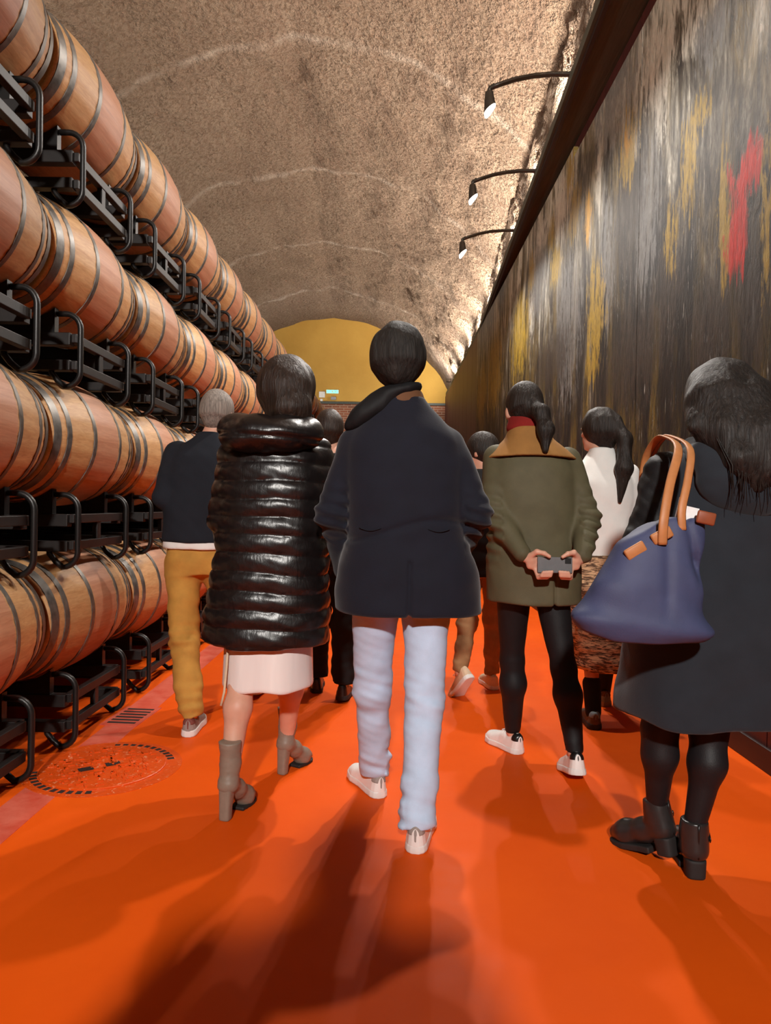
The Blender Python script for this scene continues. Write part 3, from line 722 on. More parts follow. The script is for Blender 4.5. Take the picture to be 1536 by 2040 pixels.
class Person:
    def __init__(s, label, loc):
        s.root = thing('person', label, 'person', loc); s.o = Vector(loc)
    def local(s, V): return np.asarray(V)-np.array(s.o)
    def field(s, F, name, mat, label=None, parent=None):
        V, Q = F.mesh(); o = mesh_obj(name, s.local(V), Q, mat, parent or s.root)
        if label: o['label'] = label
        return o
    def mb(s, mb, name, mat, smooth=True, parent=None, label=None):
        o = mesh_obj(name, [tuple(Vector(v)-s.o) for v in mb.v], mb.f, mat, parent or s.root, smooth)
        if label: o['label'] = label
        return o
def bounds(pts, pad):
    P = np.array(pts); return P.min(0)-pad, P.max(0)+pad

def hand(F, wrist, d, side, down=(0, 0, -1), curl=.5, k=.008):
    """palm, four fingers of unequal length and a thumb leaving the side of the palm"""
    w_ = Vector(wrist); d = Vector(d).normalized(); n = Vector(down); n = (n-d*n.dot(d)).normalized(); a = d.cross(n).normalized()*side
    for q in (-.024, -.008, .008, .024): F.cap(w_+a*q*.7, w_+d*.085+a*q, .015, .0125, .012)
    for q, L in zip((-.027, -.009, .009, .027), (.062, .074, .070, .054)):
        b = w_+d*.085+a*q; m1 = b+(d*math.cos(curl)+n*math.sin(curl))*L*.5; m2 = m1+(d*math.cos(2.2*curl)+n*math.sin(2.2*curl))*L*.5
        F.cap(b, m1, .0095, .0085, k); F.cap(m1, m2, .0085, .007, k)
    t0 = w_+d*.02-a*.024; t1 = t0+(d*.7-a*.7).normalized()*.042; t2 = t1+(d*.95+n*.2).normalized()*.032
    F.cap(t0, t1, .013, .0105, k); F.cap(t1, t2, .0105, .0085, k)
def body(P, J, hyaw=0, h=.011, female=False, hands=True, lower=.7, hsc=1.0):
    pts = [J[k] for k in J]; lo, hi = bounds(pts, .2); lo[2] = -.02
    F = Field(lo, hi, h); v = lambda k: np.array(J[k], float)
    c = v('head'); f = np.array([-math.sin(hyaw), math.cos(hyaw), 0]); sd = np.array([math.cos(hyaw), math.sin(hyaw), 0]); up = np.array([0, 0, 1.])
    F.ell(c+up*.025*hsc-f*.012, (.074*hsc, .093*hsc, .092*hsc), .02, yaw=hyaw)
    F.ell(c+f*.028-up*.04, (.058*hsc, .068*hsc, .078*hsc), .03, yaw=hyaw); F.ell(c+f*.068-up*.095, (.026, .024, .02), .02)
    F.cap(c+f*.088+up*.012, c+f*.108-up*.022, .008, .014, .012)
    F.cap(c+f*.086+sd*.018-up*.06, c+f*.086-sd*.018-up*.06, .009, .009, .008)
    for q in (-1, 1):
        F.ell(c+sd*q*.075-f*.005-up*.015, (.012, .02, .032), .01, yaw=hyaw); F.ell(c+f*.094+sd*q*.03+up*.012, (.017, .012, .011), .008, 'c')
    F.cap(c-f*.02-up*.06, v('neck'), .052, .058, .03)
    sm = (v('sL')+v('sR'))/2; hm = (v('hL')+v('hR'))/2; wsh = abs(v('sR')[0]-v('sL')[0])/2
    ch = sm-up*.12; wa = hm*.5+sm*.5-up*.06
    for q in (-1, 1):
        F.cap(v('neck')-up*.02, sm+np.array([q*wsh*.8, 0, -.02]), .045, .05, .04)
        F.cap(ch+np.array([q*wsh*.42, 0, 0]), wa+np.array([q*.055, 0, 0]), .082, .07, .05)
        F.cap(wa+np.array([q*.055, 0, 0]), hm+np.array([q*.07, 0, .02]), .072, .088, .05)
    for s_ in 'LR':
        F.chain([v('s'+s_), v('e'+s_), v('w'+s_)], [.044, .035, .025], .03)
        kn, an = v('k'+s_), v('a'+s_); cf = kn*.72+an*.28+np.array([0, -.012, 0])
        F.chain([v('h'+s_), kn], [.075*lower, .048*lower], .03); F.chain([kn, cf, an], [.047*lower, .05*lower, .032*lower], .03)
        F.cap(an, an+np.array([0, .06, -.045]), .03, .024, .02)
    V, Q = F.mesh()
    if hands:
        for s_, sg in (('L', 1), ('R', -1)):
            wv = v('w'+s_); d = wv-v('e'+s_); d = d/np.linalg.norm(d); lo, hi = bounds([wv-.03*d, wv+d*.18], .07); G = Field(lo, hi, .0055)
            G.cap(wv-d*.02, wv+d*.01, .025, .022, .01); hand(G, wv, d, sg); V2, Q2 = G.mesh(); Q = np.concatenate([Q, Q2+len(V)]); V = np.concatenate([V, V2])
    for G in J.get('_extra', []) if isinstance(J.get('_extra', None), list) else []: pass
    b = mesh_obj('body', P.local(V), Q, 'skin', P.root)
    for q in (-1, 1):
        m = MB(); e = c+f*.087+sd*q*.03+up*.012
        m.lathe_z([(-.009, .003), (-.006, .008), (0, .0105), (.006, .008), (.009, .003)], 10)
        m.v = [tuple(np.array(p)+e) for p in m.v]; P.mb(m, 'eye', 'eye_white')
    return b
def hair_cap(P, J, r, mat, off=(0, 0, .0), hyaw=0, h=.006, amp=.006, seed=1, extra=None, face=True, bottom=-.13, name='hair', label=None):
    c = np.array(J['head'], float); f = np.array([-math.sin(hyaw), math.cos(hyaw), 0]); up = np.array([0, 0, 1.])
    o = c+np.array(off)
    ext = [o-.17, o+.17]+([p for e in extra for p in e[0]] if extra else [])
    lo, hi = bounds(ext, .07 if extra else .0); F = Field(lo, hi, h)
    F.ell(o+up*.02-f*.015, r, .02, yaw=hyaw)
    F.cap(o-f*.045-up*.03, o-f*.05+up*(bottom+.03), r[0]*.80, r[0]*.55, .04)
    if face:
        F.ell(c+f*.125-up*.075, (.082, .105, .125), .015, 'c', yaw=hyaw)
    if extra:
        for pts, rad in extra: F.chain(pts, rad, .03)
    fl = sines(seed, 55, 8, (1, 1, .16)); f2 = sines(seed+3, 130, 8, (1, 1, .12))
    F.warp(lambda x, y, z: amp*fl(x, y, z)+amp*.25*f2(x, y, z))
    return P.field(F, name, mat, label)

# ------------------------------------------------------------------ footwear
def foot_matrix(heel, yaw, lift=0, ball=.19):
    T = Matrix.Translation(heel) @ Matrix.Rotation(yaw, 4, 'Z')
    if lift: T = T @ Matrix.Translation((0, ball, .012)) @ Matrix.Rotation(-lift, 4, 'X') @ Matrix.Translation((0, -ball, -.012))
    return T
def foot_w(y, L, b=1):
    return np.interp(y/L, [-.01, 0, .03, .09, .25, .5, .72, .88, .96, 1, 1.01], np.array([-.02, .012, .024, .031, .034, .036, .046, .040, .026, .010, -.02])*b)
CACHE = {}
def shoe_parts(kind, upper, sole, tab, L=.285, soleh=.03):
    key = (kind, upper, sole, tab, L)
    if key in CACHE: return CACHE[key]
    out = []
    def fld(fn, h=.0042, hi=(.07, L+.02, .15)):
        F = Field((-.07, -.025, -.012), hi, h); F.D = fn(F.ax[0][:, None, None], F.ax[1][None, :, None], F.ax[2][None, None, :]).astype(np.float32); return F.mesh()
    def smax(a, b, k): h = np.maximum(k-np.abs(a-b), 0)/k; return np.maximum(a, b)+h*h*k*.25
    def fs(X, Y, Z): return smax(smax(np.abs(X)-foot_w(Y, L, 1.12)-.004+.1*np.clip(Z-.01, -.01, .05), Z-soleh-.012*np.clip((Y/L-.75)*3, 0, 1), .008), -Z+0*Y, .008)
    def Hh(Y): return np.interp(Y/L, [0, .1, .3, .42, .7, .92, 1], [.092, .096, .082, .088, .062, .052, .045])
    def fu(X, Y, Z): return smax(smax(np.abs(X)-foot_w(Y, L, 1.1)*(1-.42*np.clip((Z-.03)/.09, 0, 1)), Z-Hh(Y), .03), soleh-.012-Z+0*Y, .004)
    out.append(('shoe', *fld(fu), upper)); out.append(('sole', *fld(fs), sole))
    if tab:
        def ft(X, Y, Z): return np.maximum(np.maximum(fu(X, Y, Z)-.0022, Y-.035), np.maximum(np.abs(X)-np.where(Z > .062, .03, .011), np.maximum(Z-.094, .04-Z)))
        out.append(('heel_tab', *fld(ft, .003, (.07, .06, .12)), tab))
    if kind == 'sneaker':
        m = MB()
        for q in range(5):
            y = L*(.42+.065*q); z = float(Hh(y))-.004
            m.tube([(-.024, y, z-.012), (-.01, y+.004, z+.001), (.01, y+.004, z+.001), (.024, y, z-.012)], .0028, 6)
        m.tube([(0, L*.40, .088), (.018, L*.36, .098), (.03, L*.40, .094), (.012, L*.42, .09)], .0025, 6); m.tube([(0, L*.40, .088), (-.018, L*.36, .1), (-.032, L*.40, .096), (-.012, L*.42, .09)], .0025, 6)
        out.append(('laces', np.array(m.v), m.f, sole))
    CACHE[key] = out; return out
def boot_parts(kind):
    if kind in CACHE: return CACHE[kind]
    out = []
    if kind == 'heel':
        F = Field((-.07, -.03, -.01), (.07, .26, .31), .0045)
        F.chain([(0, .038, .125), (0, .10, .088), (0, .165, .036), (0, .21, .026)], [.032, .030, .034, .022], .03)
        F.chain([(0, .040, .13), (0, .052, .2), (0, .046, .285)], [.034, .034, .042], .03)
        q, X, Y, Z = F.sl((-1, -1, -1), (1, 1, 1)); F.put(q, Z-.285+0*X+0*Y, .006, 'i'); F.put(q, .006-Z+0*X+0*Y, .004, 'i')
        F.warp(folds(4, .0025, 40, (1, 1, 2))); out.append(('boot', *F.mesh(), 'taupe_leather'))
        G = Field((-.05, -.03, -.005), (.05, .09, .13), .004); G.loft([(0, 0, .020, .021, .019), (.05, 0, .022, .022, .021), (.12, 0, .03, .027, .027)], 3.5, rnd=.004); out.append(('block_heel', *G.mesh(), 'taupe_leather'))
        G = Field((-.05, .08, -.006), (.05, .25, .03), .0035); q, X, Y, Z = G.sl((-9,)*3, (9,)*3); G.D = np.maximum(np.maximum(np.abs(X)-foot_w(Y, .232, .80), np.abs(Z-.007)-.0065), .105-Y).astype(np.float32); out.append(('sole', *G.mesh(), 'dark_sole'))
    else:
        F = Field((-.07, -.03, -.01), (.07, .29, .22), .0045)
        F.chain([(0, .04, .085), (0, .11, .068), (0, .19, .046), (0, .235, .038)], [.036, .036, .040, .026], .03)
        F.chain([(0, .042, .09), (0, .05, .135), (0, .05, .19)], [.037, .038, .043], .03)
        q, X, Y, Z = F.sl((-1, -1, -1), (1, 1, 1)); F.put(q, Z-.178+0*X+0*Y, .006, 'i'); F.put(q, .018-Z+0*X+0*Y, .004, 'i')
        out.append(('boot', *F.mesh(), 'boot_leather'))
        G = Field((-.05, -.02, -.005), (.05, .1, .08), .004); G.loft([(0, 0, .034, .03, .03), (.06, 0, .038, .033, .034)], 3, rnd=.004); out.append(('block_heel', *G.mesh(), 'dark_sole'))
        G = Field((-.06, .05, -.006), (.06, .28, .04), .0035); q, X, Y, Z = G.sl((-9,)*3, (9,)*3); G.D = np.maximum(np.maximum(np.abs(X)-foot_w(Y, .262, .98), np.abs(Z-.011)-.0105), .085-Y).astype(np.float32); out.append(('sole', *G.mesh(), 'dark_sole'))
        m = MB(); m.tube([(.0, -.0, .07), (0, .004, .10), (0, .004, .15), (0, .002, .178)], .003, 6); m.tube([(.041, .02, .125), (.048, .05, .128), (.041, .085, .125)], .006, 6, flat=(.5, 1.6)); out.append(('strap', np.array(m.v), m.f, 'black_leather'))
    CACHE[kind] = out; return out
def wear(P, parts, heel, yaw, lift=0, z=0, ball=.19, label=None):
    Mx = foot_matrix((heel[0], heel[1], z), yaw, lift, ball); top = None
    for name, V, Q, mat in parts:
        key = ('m', id(V), mat)
        if key not in CACHE:
            o = mesh_obj(name, V, Q, mat); CACHE[key] = o.data
        else: o = bpy.data.objects.new(name, CACHE[key]); C.objects.link(o)
        if top is None: o.parent = P.root; o.matrix_local = Matrix.Translation(-P.o) @ Mx; top = o
        else: o.parent = top
    if label: top['label'] = label
    return Mx
def trousers(P, J, mat, rad, hipr, waist, h=.008, seed=3, amp=.006, hem=0.0, name='trousers', knee=1.0, calf=None):
    pts = [J[k] for k in ('hL', 'hR', 'kL', 'kR', 'aL', 'aR')]+[(J['hL'][0], J['hL'][1], waist)]
    lo, hi = bounds(pts, .17); lo[2] = max(lo[2], 0.01); F = Field(lo, hi, h)
    cx = (J['hL'][0]+J['hR'][0])/2; cy = (J['hL'][1]+J['hR'][1])/2; hz = J['hL'][2]
    F.loft([(hz-.06, cx, cy, hipr*.9, hipr*.66), (hz+.02, cx, cy, hipr, hipr*.74), (waist, cx, cy, hipr*.93, hipr*.68)], 2.4, .05)
    for s_ in 'LR':
        a = np.array(J['a'+s_]); kn = np.array(J['k'+s_]); d = a-kn; a2 = a+d/np.linalg.norm(d)*hem
        if calf: F.chain([J['h'+s_], kn, kn*.7+a2*.3+np.array([0, -.016, 0]), a2], [rad[0], rad[1], calf, rad[2]], .035)
        else: F.chain([J['h'+s_], kn, a2], rad, .035)
        r = rad[2]*1.25; q, X, Y, Z = F.sl(a2-r-.05, a2+r+.05)
        F.put(q, np.where((X-a2[0])**2+(Y-a2[1])**2 < (r+.04)**2, (a2[2]-.0)-Z, -9.)+0*X, .012, 'i')
    g = folds(seed, amp, 17, (1, 1, 1.6)); ks = [np.array(J['kL']), np.array(J['kR'])]; as_ = [np.array(J['aL']), np.array(J['aR'])]
    g2 = sines(seed+7, 46, 9, (.55, .55, 1.5))
    def fn(x, y, z):
        out = g(x, y, z)
        for p, wd, am, fr in ((ks[0], .11, .006, 150), (ks[1], .11, .006, 150), (as_[0], .12, .008, 120), (as_[1], .12, .008, 120)):
            m = np.exp(-((z-p[2]-.02)/wd)**2)*(np.abs(x-p[0]) < .11)
            out = out+am*1.7*m*g2(x, y, z)*knee
        return out
    F.warp(fn); return P.field(F, name, mat)
def coat(P, tab, arms, mat, name='coat', h=.008, fn=None, rad=(.062, .056, .046), extra=None, n=2.4, cut=None, ext=()):
    T = np.array(tab, float); pts = []
    for r in T: pts += [(r[1]-r[3], r[2]-r[4], r[0]), (r[1]+r[3], r[2]+r[4], r[0])]
    for a in arms: pts += [tuple(p) for p in a]
    pts += list(ext)
    lo, hi = bounds(pts, .10); F = Field(lo, hi, h); F.loft(tab, n, .02)
    for a in arms: F.chain(a, rad, .022)
    if extra: extra(F)
    if fn: F.warp(fn)
    return P.field(F, name, mat), F

# ------------------------------------------------------------------ the walking group
def man_in_blazer():
    P = Person('man in a navy blazer, pale blue jeans and white sneakers, walking away', (.05, 2.61, 0))
    sn = shoe_parts('sneaker', 'white_leather', 'white_rubber', 'grey_mesh', .295)
    mr = wear(P, sn, (.108, 2.385), R(-9)); ml = wear(P, sn, (-.012, 2.835), R(24))
    ar = mr @ Vector((0, .07, .095)); al = ml @ Vector((0, .07, .095))
    J = dict(head=(.026, 2.66, 1.71), neck=(.042, 2.63, 1.55), sL=(-.125, 2.63, 1.395), sR=(.215, 2.63, 1.395), eL=(-.205, 2.60, 1.14), eR=(.312, 2.57, 1.15), wL=(-.16, 2.76, .93), wR=(.27, 2.78, 1.0),
             hL=(-.045, 2.62, .86), hR=(.145, 2.62, .86), kL=(-.052, 2.74, .47), kR=(.14, 2.57, .47), aL=tuple(al), aR=tuple(ar))
    body(P, J)
    trousers(P, J, 'denim', [.092, .068, .061], .175, .98, seed=5, hem=.02, h=.007, amp=.005)
    tab = [(.785, .076, 2.62, .272, .195), (.95, .070, 2.62, .255, .182), (1.07, .062, 2.62, .222, .168), (1.2, .058, 2.62, .222, .166), (1.33, .052, 2.625, .228, .16), (1.42, .048, 2.63, .212, .145), (1.475, .045, 2.63, .165, .122), (1.53, .044, 2.63, .112, .095), (1.575, .043, 2.63, .075, .078)]
    g = folds(9, .006, 13)
    def fn(x, y, z):
        wv = .008*np.exp(-((z-1.085-.04*np.sin(x*9))/.012)**2)*(y < 2.62)
        el = .006*np.exp(-((z-1.13)/.09)**2)*(np.abs(x-.06) > .21)*np.sin(z*130+x*30)
        vent = .010*np.exp(-((x-.075)/.006)**2)*(z < .98)*(y < 2.6)
        return g(x, y, z)+wv+el+vent
    coat(P, tab, [[J['sL'], J['eL'], J['wL']], [J['sR'], J['eR'], J['wR']]], 'navy_wool', 'blazer', .007, fn, (.066, .060, .05))
    F = Field((-.08, 2.5, 1.5), (.17, 2.77, 1.66), .006); F.loft([(1.545, .042, 2.632, .092, .09), (1.60, .040, 2.636, .074, .078)], 2, rnd=.01); P.field(F, 'collar', 'brown_lining', 'brown collar lining')
    F = Field((-.30, 2.4, 1.36), (.2, 2.8, 1.72), .006); F.ell((-.066, 2.608, 1.525), (.125, .078, .048), .03, tilt=.64); F.ell((.03, 2.615, 1.592), (.085, .076, .030), .03, tilt=.30); F.ell((.045, 2.66, 1.64), (.058, .08, .07), .02, 'c'); F.warp(folds(2, .004, 30)); P.field(F, 'scarf', 'strap_black')
    hair_cap(P, J, (.106, .120, .120), 'hair_black', (-.002, -.006, .004), seed=4, amp=.013, bottom=-.085)
    for x0, s_ in ((-.065, 1), (.175, -1)):
        m = MB(); pts = []
        for q in range(9):
            x = x0+.055*(q/8-.5)*1.4; u = abs((x-.062)/.238)**2.4; y = 2.62-.168*(1-u)**(1/2.4)-.001
            pts.append((x, y, 1.096-.010*math.sin(q/8*math.pi)))
        m.tube(pts, .0016, 5); P.mb(m, 'stitching', 'navy_knit')
man_in_blazer()

def woman_in_puffer():
    P = Person('woman in a glossy black quilted coat, white satin skirt and taupe heeled boots', (-.47, 2.83, 0))
    bp = boot_parts('heel')
    ml = wear(P, bp, (-.592, 2.60), R(-17)); mr = wear(P, bp, (-.452, 3.06), R(-28))
    al = ml @ Vector((0, .05, .17)); ar = mr @ Vector((0, .05, .17))
    J = dict(head=(-.412, 2.86, 1.625), neck=(-.435, 2.84, 1.47), sL=(-.62, 2.85, 1.38), sR=(-.295, 2.85, 1.38), eL=(-.652, 2.81, 1.12), eR=(-.262, 2.81, 1.12), wL=(-.62, 2.96, .92), wR=(-.30, 2.97, .92),
             hL=(-.555, 2.83, .84), hR=(-.385, 2.83, .84), kL=(-.562, 2.76, .475), kR=(-.392, 2.97, .475), aL=tuple(al), aR=tuple(ar))
    body(P, J, R(-8), lower=1.0)
    F = Field((-.72, 2.6, .42), (-.22, 3.08, .78), .007); F.loft([(.450, -.472, 2.84, .182, .165), (.60, -.472, 2.835, .176, .155), (.76, -.472, 2.83, .172, .145)], 2.2)
    sw = sines(3, 22, 5, (1, 1, .15)); F.warp(lambda x, y, z: .010*sw(x, y, z)*np.clip((.75-z)/.2, 0, 1)); P.field(F, 'skirt', 'satin')
    tab = [(.628, -.480, 2.83, .245, .195), (.75, -.476, 2.83, .243, .19), (.95, -.466, 2.83, .222, .175), (1.15, -.460, 2.83, .21, .165), (1.3, -.458, 2.835, .212, .155), (1.38, -.455, 2.84, .19, .138), (1.44, -.450, 2.84, .135, .11), (1.49, -.445, 2.84, .08, .085)]
    g = folds(21, .005, 30); lo = sines(8, 9, 5)
    def fn(x, y, z):
        zz = z+.012*lo(x, y, z)+.02*(x+.46); ph = np.abs(np.sin(math.pi*(zz-.628)/.0705))
        return -.0095*np.sqrt(ph)+.003+g(x, y, z)*1.0
    coat(P, tab, [[J['sL'], J['eL'], J['wL']], [J['sR'], J['eR'], J['wR']]], 'puffer', 'quilted_coat', .0065, fn, (.062, .06, .05))
    F = Field((-.72, 2.52, 1.30), (-.18, 2.98, 1.62), .0065)
    F.ell((-.465, 2.70, 1.435), (.185, .115, .075), .03, tilt=.03); F.cap((-.60, 2.74, 1.45), (-.54, 2.86, 1.475), .062, .05, .05); F.cap((-.33, 2.74, 1.45), (-.36, 2.86, 1.475), .062, .05, .05)
    F.ell((-.44, 2.80, 1.53), (.10, .085, .05), .04, 'c')
    w1 = sines(30, 26, 6, (1, .6, .5)); F.warp(lambda x, y, z: -.014*np.abs(w1(x, y, z))*2+.005+.008*np.exp(-((z-1.425+.05*(x+.46))/.008)**2)); P.field(F, 'hood', 'puffer')
    hair_cap(P, J, (.116, .126, .122), 'hair_brown', (-.004, -.012, .002), R(-8), seed=14, amp=.007, extra=[([(-.40, 2.78, 1.62), (-.385, 2.75, 1.54), (-.37, 2.76, 1.48)], [.085, .075, .05])], bottom=-.15)
    m = MB(); m.tube([(-.605, 2.715, .66), (-.612, 2.712, .54), (-.618, 2.708, .45), (-.628, 2.70, .40)], .005, 6); P.mb(m, 'tie_cord', 'beige_suede')
woman_in_puffer()

def man_in_chinos():
    P = Person('grey-haired man in a dark navy sweater, mustard chinos and grey sneakers', (-1.0, 3.85, 0))
    sn = shoe_parts('sneaker', 'grey_mesh', 'white_rubber', 'maroon_mesh', .29, .036)
    ml = wear(P, sn, (-.985, 3.53), R(4)); mr = wear(P, sn, (-.80, 4.24), R(-4), R(8))
    al = ml @ Vector((0, .07, .095)); ar = mr @ Vector((0, .07, .095))
    J = dict(head=(-.945, 3.90, 1.665), neck=(-.97, 3.87, 1.53), sL=(-1.155, 3.86, 1.44), sR=(-.81, 3.86, 1.44), eL=(-1.195, 3.79, 1.20), eR=(-.775, 3.80, 1.2), wL=(-1.04, 4.0, 1.14), wR=(-.9, 4.02, 1.16),
             hL=(-1.115, 3.85, .85), hR=(-.94, 3.85, .85), kL=(-1.075, 3.76, .46), kR=(-.86, 4.05, .47), aL=tuple(al), aR=tuple(ar))
    body(P, J, R(-20))
    trousers(P, J, 'mustard', [.095, .078, .066], .175, .96, seed=12, hem=.01, amp=.009, knee=1.3)
    F = Field((-1.32, 3.6, .88), (-.74, 4.1, 1.06), .008); F.loft([(.925, -1.028, 3.85, .188, .148), (1.03, -1.025, 3.85, .186, .146)], 2.4); F.warp(folds(6, .004, 20)); P.field(F, 'shirt_tail', 'white_cotton', 'white shirt hem showing below the sweater')
    tab = [(.962, -1.028, 3.85, .192, .155), (1.05, -1.022, 3.85, .2, .158), (1.2, -1.008, 3.85, .205, .155), (1.33, -.995, 3.855, .215, .15), (1.42, -.987, 3.86, .195, .135), (1.48, -.98, 3.86, .15, .11), (1.53, -.972, 3.865, .085, .085), (1.555, -.97, 3.87, .066, .07)]
    coat(P, tab, [[J['sL'], J['eL'], J['wL']], [J['sR'], J['eR'], J['wR']]], 'navy_knit', 'sweater', .008, folds(31, .007, 14), (.07, .062, .045))
    hair_cap(P, J, (.086, .106, .106), 'hair_grey', (0, -.003, .006), R(-20), seed=6, amp=.003, bottom=-.085)
man_in_chinos()

def woman_in_olive():
    P = Person('woman in an olive coat with tan corduroy collar, hands behind her back holding a phone', (.68, 3.27, 0))
    sn = shoe_parts('sneaker', 'white_leather', 'white_rubber', 'black_leather', .255)
    ml = wear(P, sn, (.645, 3.375), R(27)); mr = wear(P, sn, (.822, 2.995), R(-2), R(14))
    al = ml @ Vector((0, .06, .09)); ar = mr @ Vector((0, .06, .09))
    J = dict(head=(.615, 3.31, 1.63), neck=(.635, 3.28, 1.49), sL=(.495, 3.28, 1.395), sR=(.815, 3.28, 1.395), eL=(.475, 3.20, 1.15), eR=(.892, 3.20, 1.13), wL=(.590, 3.055, .965), wR=(.824, 3.055, .96),
             hL=(.58, 3.27, .84), hR=(.745, 3.27, .84), kL=(.595, 3.36, .45), kR=(.80, 3.20, .45), aL=tuple(al), aR=tuple(ar))
    b = body(P, J, R(10), hands=False, lower=.78)
    # hands curled round the phone: thumbs over the top edge, fingers under the lower edge
    cx, cz = .707, .935; G = Field((.55, 2.94, .85), (.87, 3.12, 1.03), .0035)
    for s_, wv in ((-1, J['wL']), (1, J['wR'])):
        w_ = np.array(wv); X = lambda dx: cx+s_*dx
        G.cap(w_-np.array([s_*-.02, 0, -.01])*0, (X(.095), 3.042, .955), .024, .022, .012)
        pal = np.array([X(.078), 3.034, .938])
        for q in range(4): G.cap((X(.10), 3.044, .968-.014*q), (X(.062-.004*q), 3.042, .952-.012*q), .0135, .0125, .012)
        for q in range(4):
            x0 = .066-.019*q*.62; b0 = (X(x0+.012), 3.038, .915-.002*q); b1 = (X(x0+.002), 3.016, .881+.0005*q); b2 = (X(x0-.008), 2.996, .891+.0005*q); b3 = (X(x0-.014), 2.990, .906+.001*q)
            G.cap(b0, b1, .0092, .0088, .006); G.cap(b1, b2, .0088, .0082, .005); G.cap(b2, b3, .0082, .0068, .005)
        t0, t1, t2, t3 = (X(.098), 3.03, .972), (X(.078), 3.008, .990), (X(.050), 2.995, .985), (X(.028), 2.992, .972)
        G.cap(t0, t1, .0135, .0115, .008); G.cap(t1, t2, .0112, .0095, .006); G.cap(t2, t3, .0095, .0078, .006)
    V, Q = G.mesh(); me = b.data; v0 = np.zeros(len(me.vertices)*3); me.vertices.foreach_get('co', v0); v0 = v0.reshape(-1, 3)
    f0 = np.array([p.vertices[:] for p in me.polygons]); V2 = np.concatenate([v0, P.local(V)]); Q2 = np.concatenate([f0, Q+len(v0)])
    n = mesh_obj('body', V2, Q2, 'skin'); b.data = n.data; bpy.data.objects.remove(n)
    ph = thing('smartphone', 'grey-cased phone held behind the back of the woman in the olive coat', 'phone', (cx, 3.012, cz))
    bevel(MB().box((-.074, -.0035, -.034), (.074, .0035, .034)).build('case', 'phone_case', ph), .006, 3)
    bevel(MB().box((.042, -.0055, .006), (.068, -.0033, .030)).build('camera_bump', 'black_leather', ph), .002); ph.rotation_euler = (R(-5), 0, 0)
    # leggings
    J2 = J; F0 = [.086, .052, .036]
    trousers(P, J2, 'leggings', F0, .165, .95, seed=2, amp=.002, name='leggings', knee=.15, h=.007, calf=.058)
    tab = [(.745, .672, 3.27, .212, .165), (.9, .668, 3.27, .212, .165), (1.05, .662, 3.27, .205, .16), (1.2, .656, 3.27, .207, .158), (1.32, .652, 3.275, .21, .15), (1.39, .648, 3.28, .19, .135), (1.44, .642, 3.28, .14, .11), (1.49, .636, 3.28, .085, .085)]
    g = folds(41, .006, 14)
    def fn(x, y, z):
        el = .007*np.sin(z*120+x*25)*(np.abs(x-.67) > .17)*np.exp(-((z-1.10)/.13)**2); vent = .010*np.exp(-((x-.735)/.006)**2)*(z < .92)*(y < 3.25)
        return g(x, y, z)+el+vent
    coat(P, tab, [[J['sL'], J['eL'], np.array(J['wL'])+(-.014, .006, .016)], [J['sR'], J['eR'], np.array(J['wR'])+(.014, .006, .016)]], 'olive', 'coat', .007, fn, (.066, .062, .040))
    F = Field((.36, 3.05, 1.34), (.96, 3.5, 1.62), .006)
    F.loft([(1.36, .648, 3.272, .232, .172), (1.40, .648, 3.275, .210, .160), (1.44, .645, 3.277, .170, .138), (1.49, .638, 3.28, .112, .110), (1.545, .634, 3.28, .084, .09)], 2.2, rnd=.008)
    F.ell((.64, 3.45, 1.42), (.12, .12, .14), .02, 'c'); q, X, Y, Z = F.sl((-9, -9, -9), (9, 9, 9)); F.put(q, (1.408-.01*((X-.64)/.2)**2)-Z+0*Y, .008, 'i'); P.field(F, 'collar', 'corduroy', 'tan corduroy collar')
    F = Field((.5, 3.1, 1.47), (.78, 3.45, 1.66), .006); F.loft([(1.525, .63, 3.285, .088, .092), (1.56, .627, 3.287, .088, .09), (1.60, .624, 3.29, .076, .08)], 2, rnd=.02); F.warp(folds(3, .005, 30, (.3, .3, 2))); P.field(F, 'scarf', 'red_knit')
    hair_cap(P, J, (.084, .102, .10), 'hair_dark', (0, -.002, .012), R(10), seed=22, amp=.004, bottom=-.07, extra=[([(.64, 3.215, 1.625), (.668, 3.165, 1.60), (.685, 3.135, 1.52), (.680, 3.115, 1.43)], [.04, .032, .034, .014])])
woman_in_olive()

